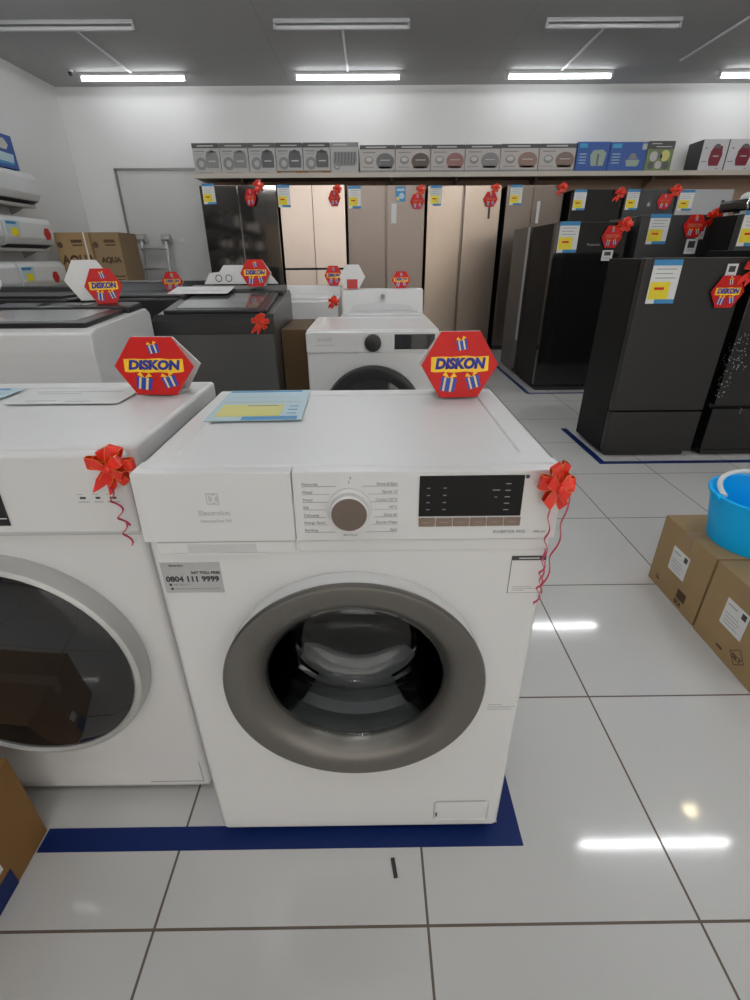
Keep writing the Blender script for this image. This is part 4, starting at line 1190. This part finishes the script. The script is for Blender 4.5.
# price sheets lying on the washers
def sheet(x0, y0, x1, y1, z, label, skew=0, flip=False):
    t = thing('price_sheet', label, 'price card', ((x0+x1)/2, (y0+y1)/2, z), skew, 'price sheets lying on washers')
    a, b = (x1-x0)/2, (y1-y0)/2
    MB().rect(-a, -b, a, b, PALEBLUE, TOP(), 0, .0012).build('sheet', t, False)
    m = MB()
    m.rect(-a*.94, b*.86, a*.8, b*.96, PBLUE, TOP(), .0012, .0004)
    m.rect(-a*.25, -b*.98, a*.9, -b*.80, PBLUE, TOP(), .0012, .0004)
    m.build('blue_bands', t, False)
    m = MB().rect(-a*.86, -b*.78, a*.52, -b*.05, PALEYEL, TOP(), .0012, .0004).rect(-a*.3, -b*.16, a*.4, -b*.12, GREYINK, TOP(), .0016, .0003)
    m.build('price_block', t, False)
    m = MB()
    for i in range(3): m.rect(a*.65, -b*(.2+.22*i), a*.85, -b*(.16+.22*i), PBLUE, TOP(), .0012, .0003)
    m.rect(-a*.9, b*.1, a*.85, b*.14, LABELS, TOP(), .0012, .0003); m.rect(-a*.8, b*.45, a*.8, b*.47, PALEINK, TOP(), .0012, .0003)
    m.build('small_print', t, False)
    return t
sheet(-.290, .787, -.124, .990, HZ+.0003, 'pale blue and yellow price sheet on the grey-ringed front washer', R(1.5))
sheet(-1.02, .80, -.745, 1.03, LZ+.0003, 'pale blue price sheet at back left of left front washer', 0)
m = MB()
m.rect(-.11, -.05, .11, .05, mat('film_pale', (.69, .70, .69), .3), TOP(), 0, .0006)
for a_, b_, c_ in ((-.1, .04, .08), (-.09, .025, .0), (-.08, -.03, -.02), (.0, -.035, .05)): m.rect(a_, b_, c_, b_+.002, GREYINK, TOP(), .0006, .0003)
o = m.build('energy_leaflet', None, False); o.location = (-.60, .955, LZ+.0003); tag(o, 'crumpled clear leaflet lying on left front washer beside the sign', 'leaflet')
pl = MB().rect(-.14, -.08, .14, .08, PAPER, TOP(), 0, .001).rect(-.09, -.02, .1, -.016, GREYINK, TOP(), .001, .0004).build('paper_sheet', None, False)
pl.location = (-.80, 2.47, .953); pl.rotation_euler = (R(7.9), 0, 0)
tag(pl, 'white paper sheet lying on lid of the black top-loading washer', 'paper')

# ================================================================== goods on the entrance side (seen mirrored in the glossy doors)
DKB = mat('board_charcoal', (.028, .026, .025), .6)
gb = MB().box(XL, -4.5, .1, XL+.02, 1.1, 2.84, DKB).build('wall_board', None, False)
tag(gb, 'dark board on the left wall near the shop entrance', 'board')
for z, lb in ((.85, 'lowest'), (1.3, 'middle'), (1.75, 'top')):
    t = thing('goods_ledge', 'dark %s ledge for cookware near the shop entrance' % lb, 'ledge', (XL+.021, -1.6, z), 0, 'entrance ledges')
    MB().box(0, -2.7, -.03, .36, 2.6, -.002, DKB).build('board', t, False)
    for y in (-2.6, 0, 2.5): MB().poly([(0, -.03), (.3, -.03), (0, -.12)], DKB, Matrix(((1, 0, 0), (0, 0, 1), (0, -1, 0))).transposed().to_4x4() @ Matrix.Translation((0, 0, -y)), 0, .02).build('bracket', t, False)
gm = [mat('goods_'+n, c, r_, m_) for n, c, r_, m_ in (('black', (.015, .015, .015), .25, 0), ('steel', (.5, .5, .5), .2, 1), ('grey', (.12, .12, .12), .4, 0), ('pale', (.45, .43, .40), .5, 0), ('olive', (.16, .14, .05), .5, 0))]
for z in (.85, 1.3, 1.75):
    y = -4.2
    while y < .7:
        w_ = random.uniform(.24, .40); h = random.uniform(.18, .36)
        a, b = random.choice(gm[:4]), random.choice(gm[1:])
        t = thing('pot', 'dark cookware on the entrance rack', 'cookware', (XL+.20, y+w_/2, z-.002), random.uniform(-.3, .3), 'cookware on the entrance rack')
        r_ = min(w_*.5, .15)
        MB().lathe([(0, 0), (r_*.8, 0), (r_, .02), (r_, h*.7), (r_*1.03, h*.72), (r_*.9, h*.78), (r_*.2, h*.9), (0, h*.9)], a, ID, 20).build('pot_body', t)
        MB().lathe([(0, h*.9), (r_*.2, h*.9), (r_*.25, h), (0, h)], b, ID, 16).build('lid_knob', t)
        y += w_+.14
cu = thing('cupboard', 'tall beige cupboard beside the shop entrance', 'cupboard', (-2.92, -4.3, 0))
MB().box(-.3, -.2, .05, .3, .2, 2.0, mat('cupboard_beige', (.50, .40, .28), .5), .01).build('body', cu)
for sx in (-1, 1):
    dr = MB().box(min(sx*.005, sx*.29), .2, .1, max(sx*.005, sx*.29), .22, 1.95, mat('cupboard_door', (.55, .44, .31), .5), .005).build('door', cu)
    MB().cyl((sx*.03, .23, .95), (sx*.03, .23, 1.1), .008, CHROME, 10).build('handle', dr)
MB().box(-.28, -.18, 0, .28, .18, .05, BLACKM).build('plinth', cu)
gx = MB().box(-.26, -.16, 0, .26, .16, .62, mat('box_grey', (.30, .28, .27), .5), .01).build('storage_box', None)
gx.location = (-2.92, -4.32, 2.0); tag(gx, 'grey storage box on top of the beige cupboard', 'box')
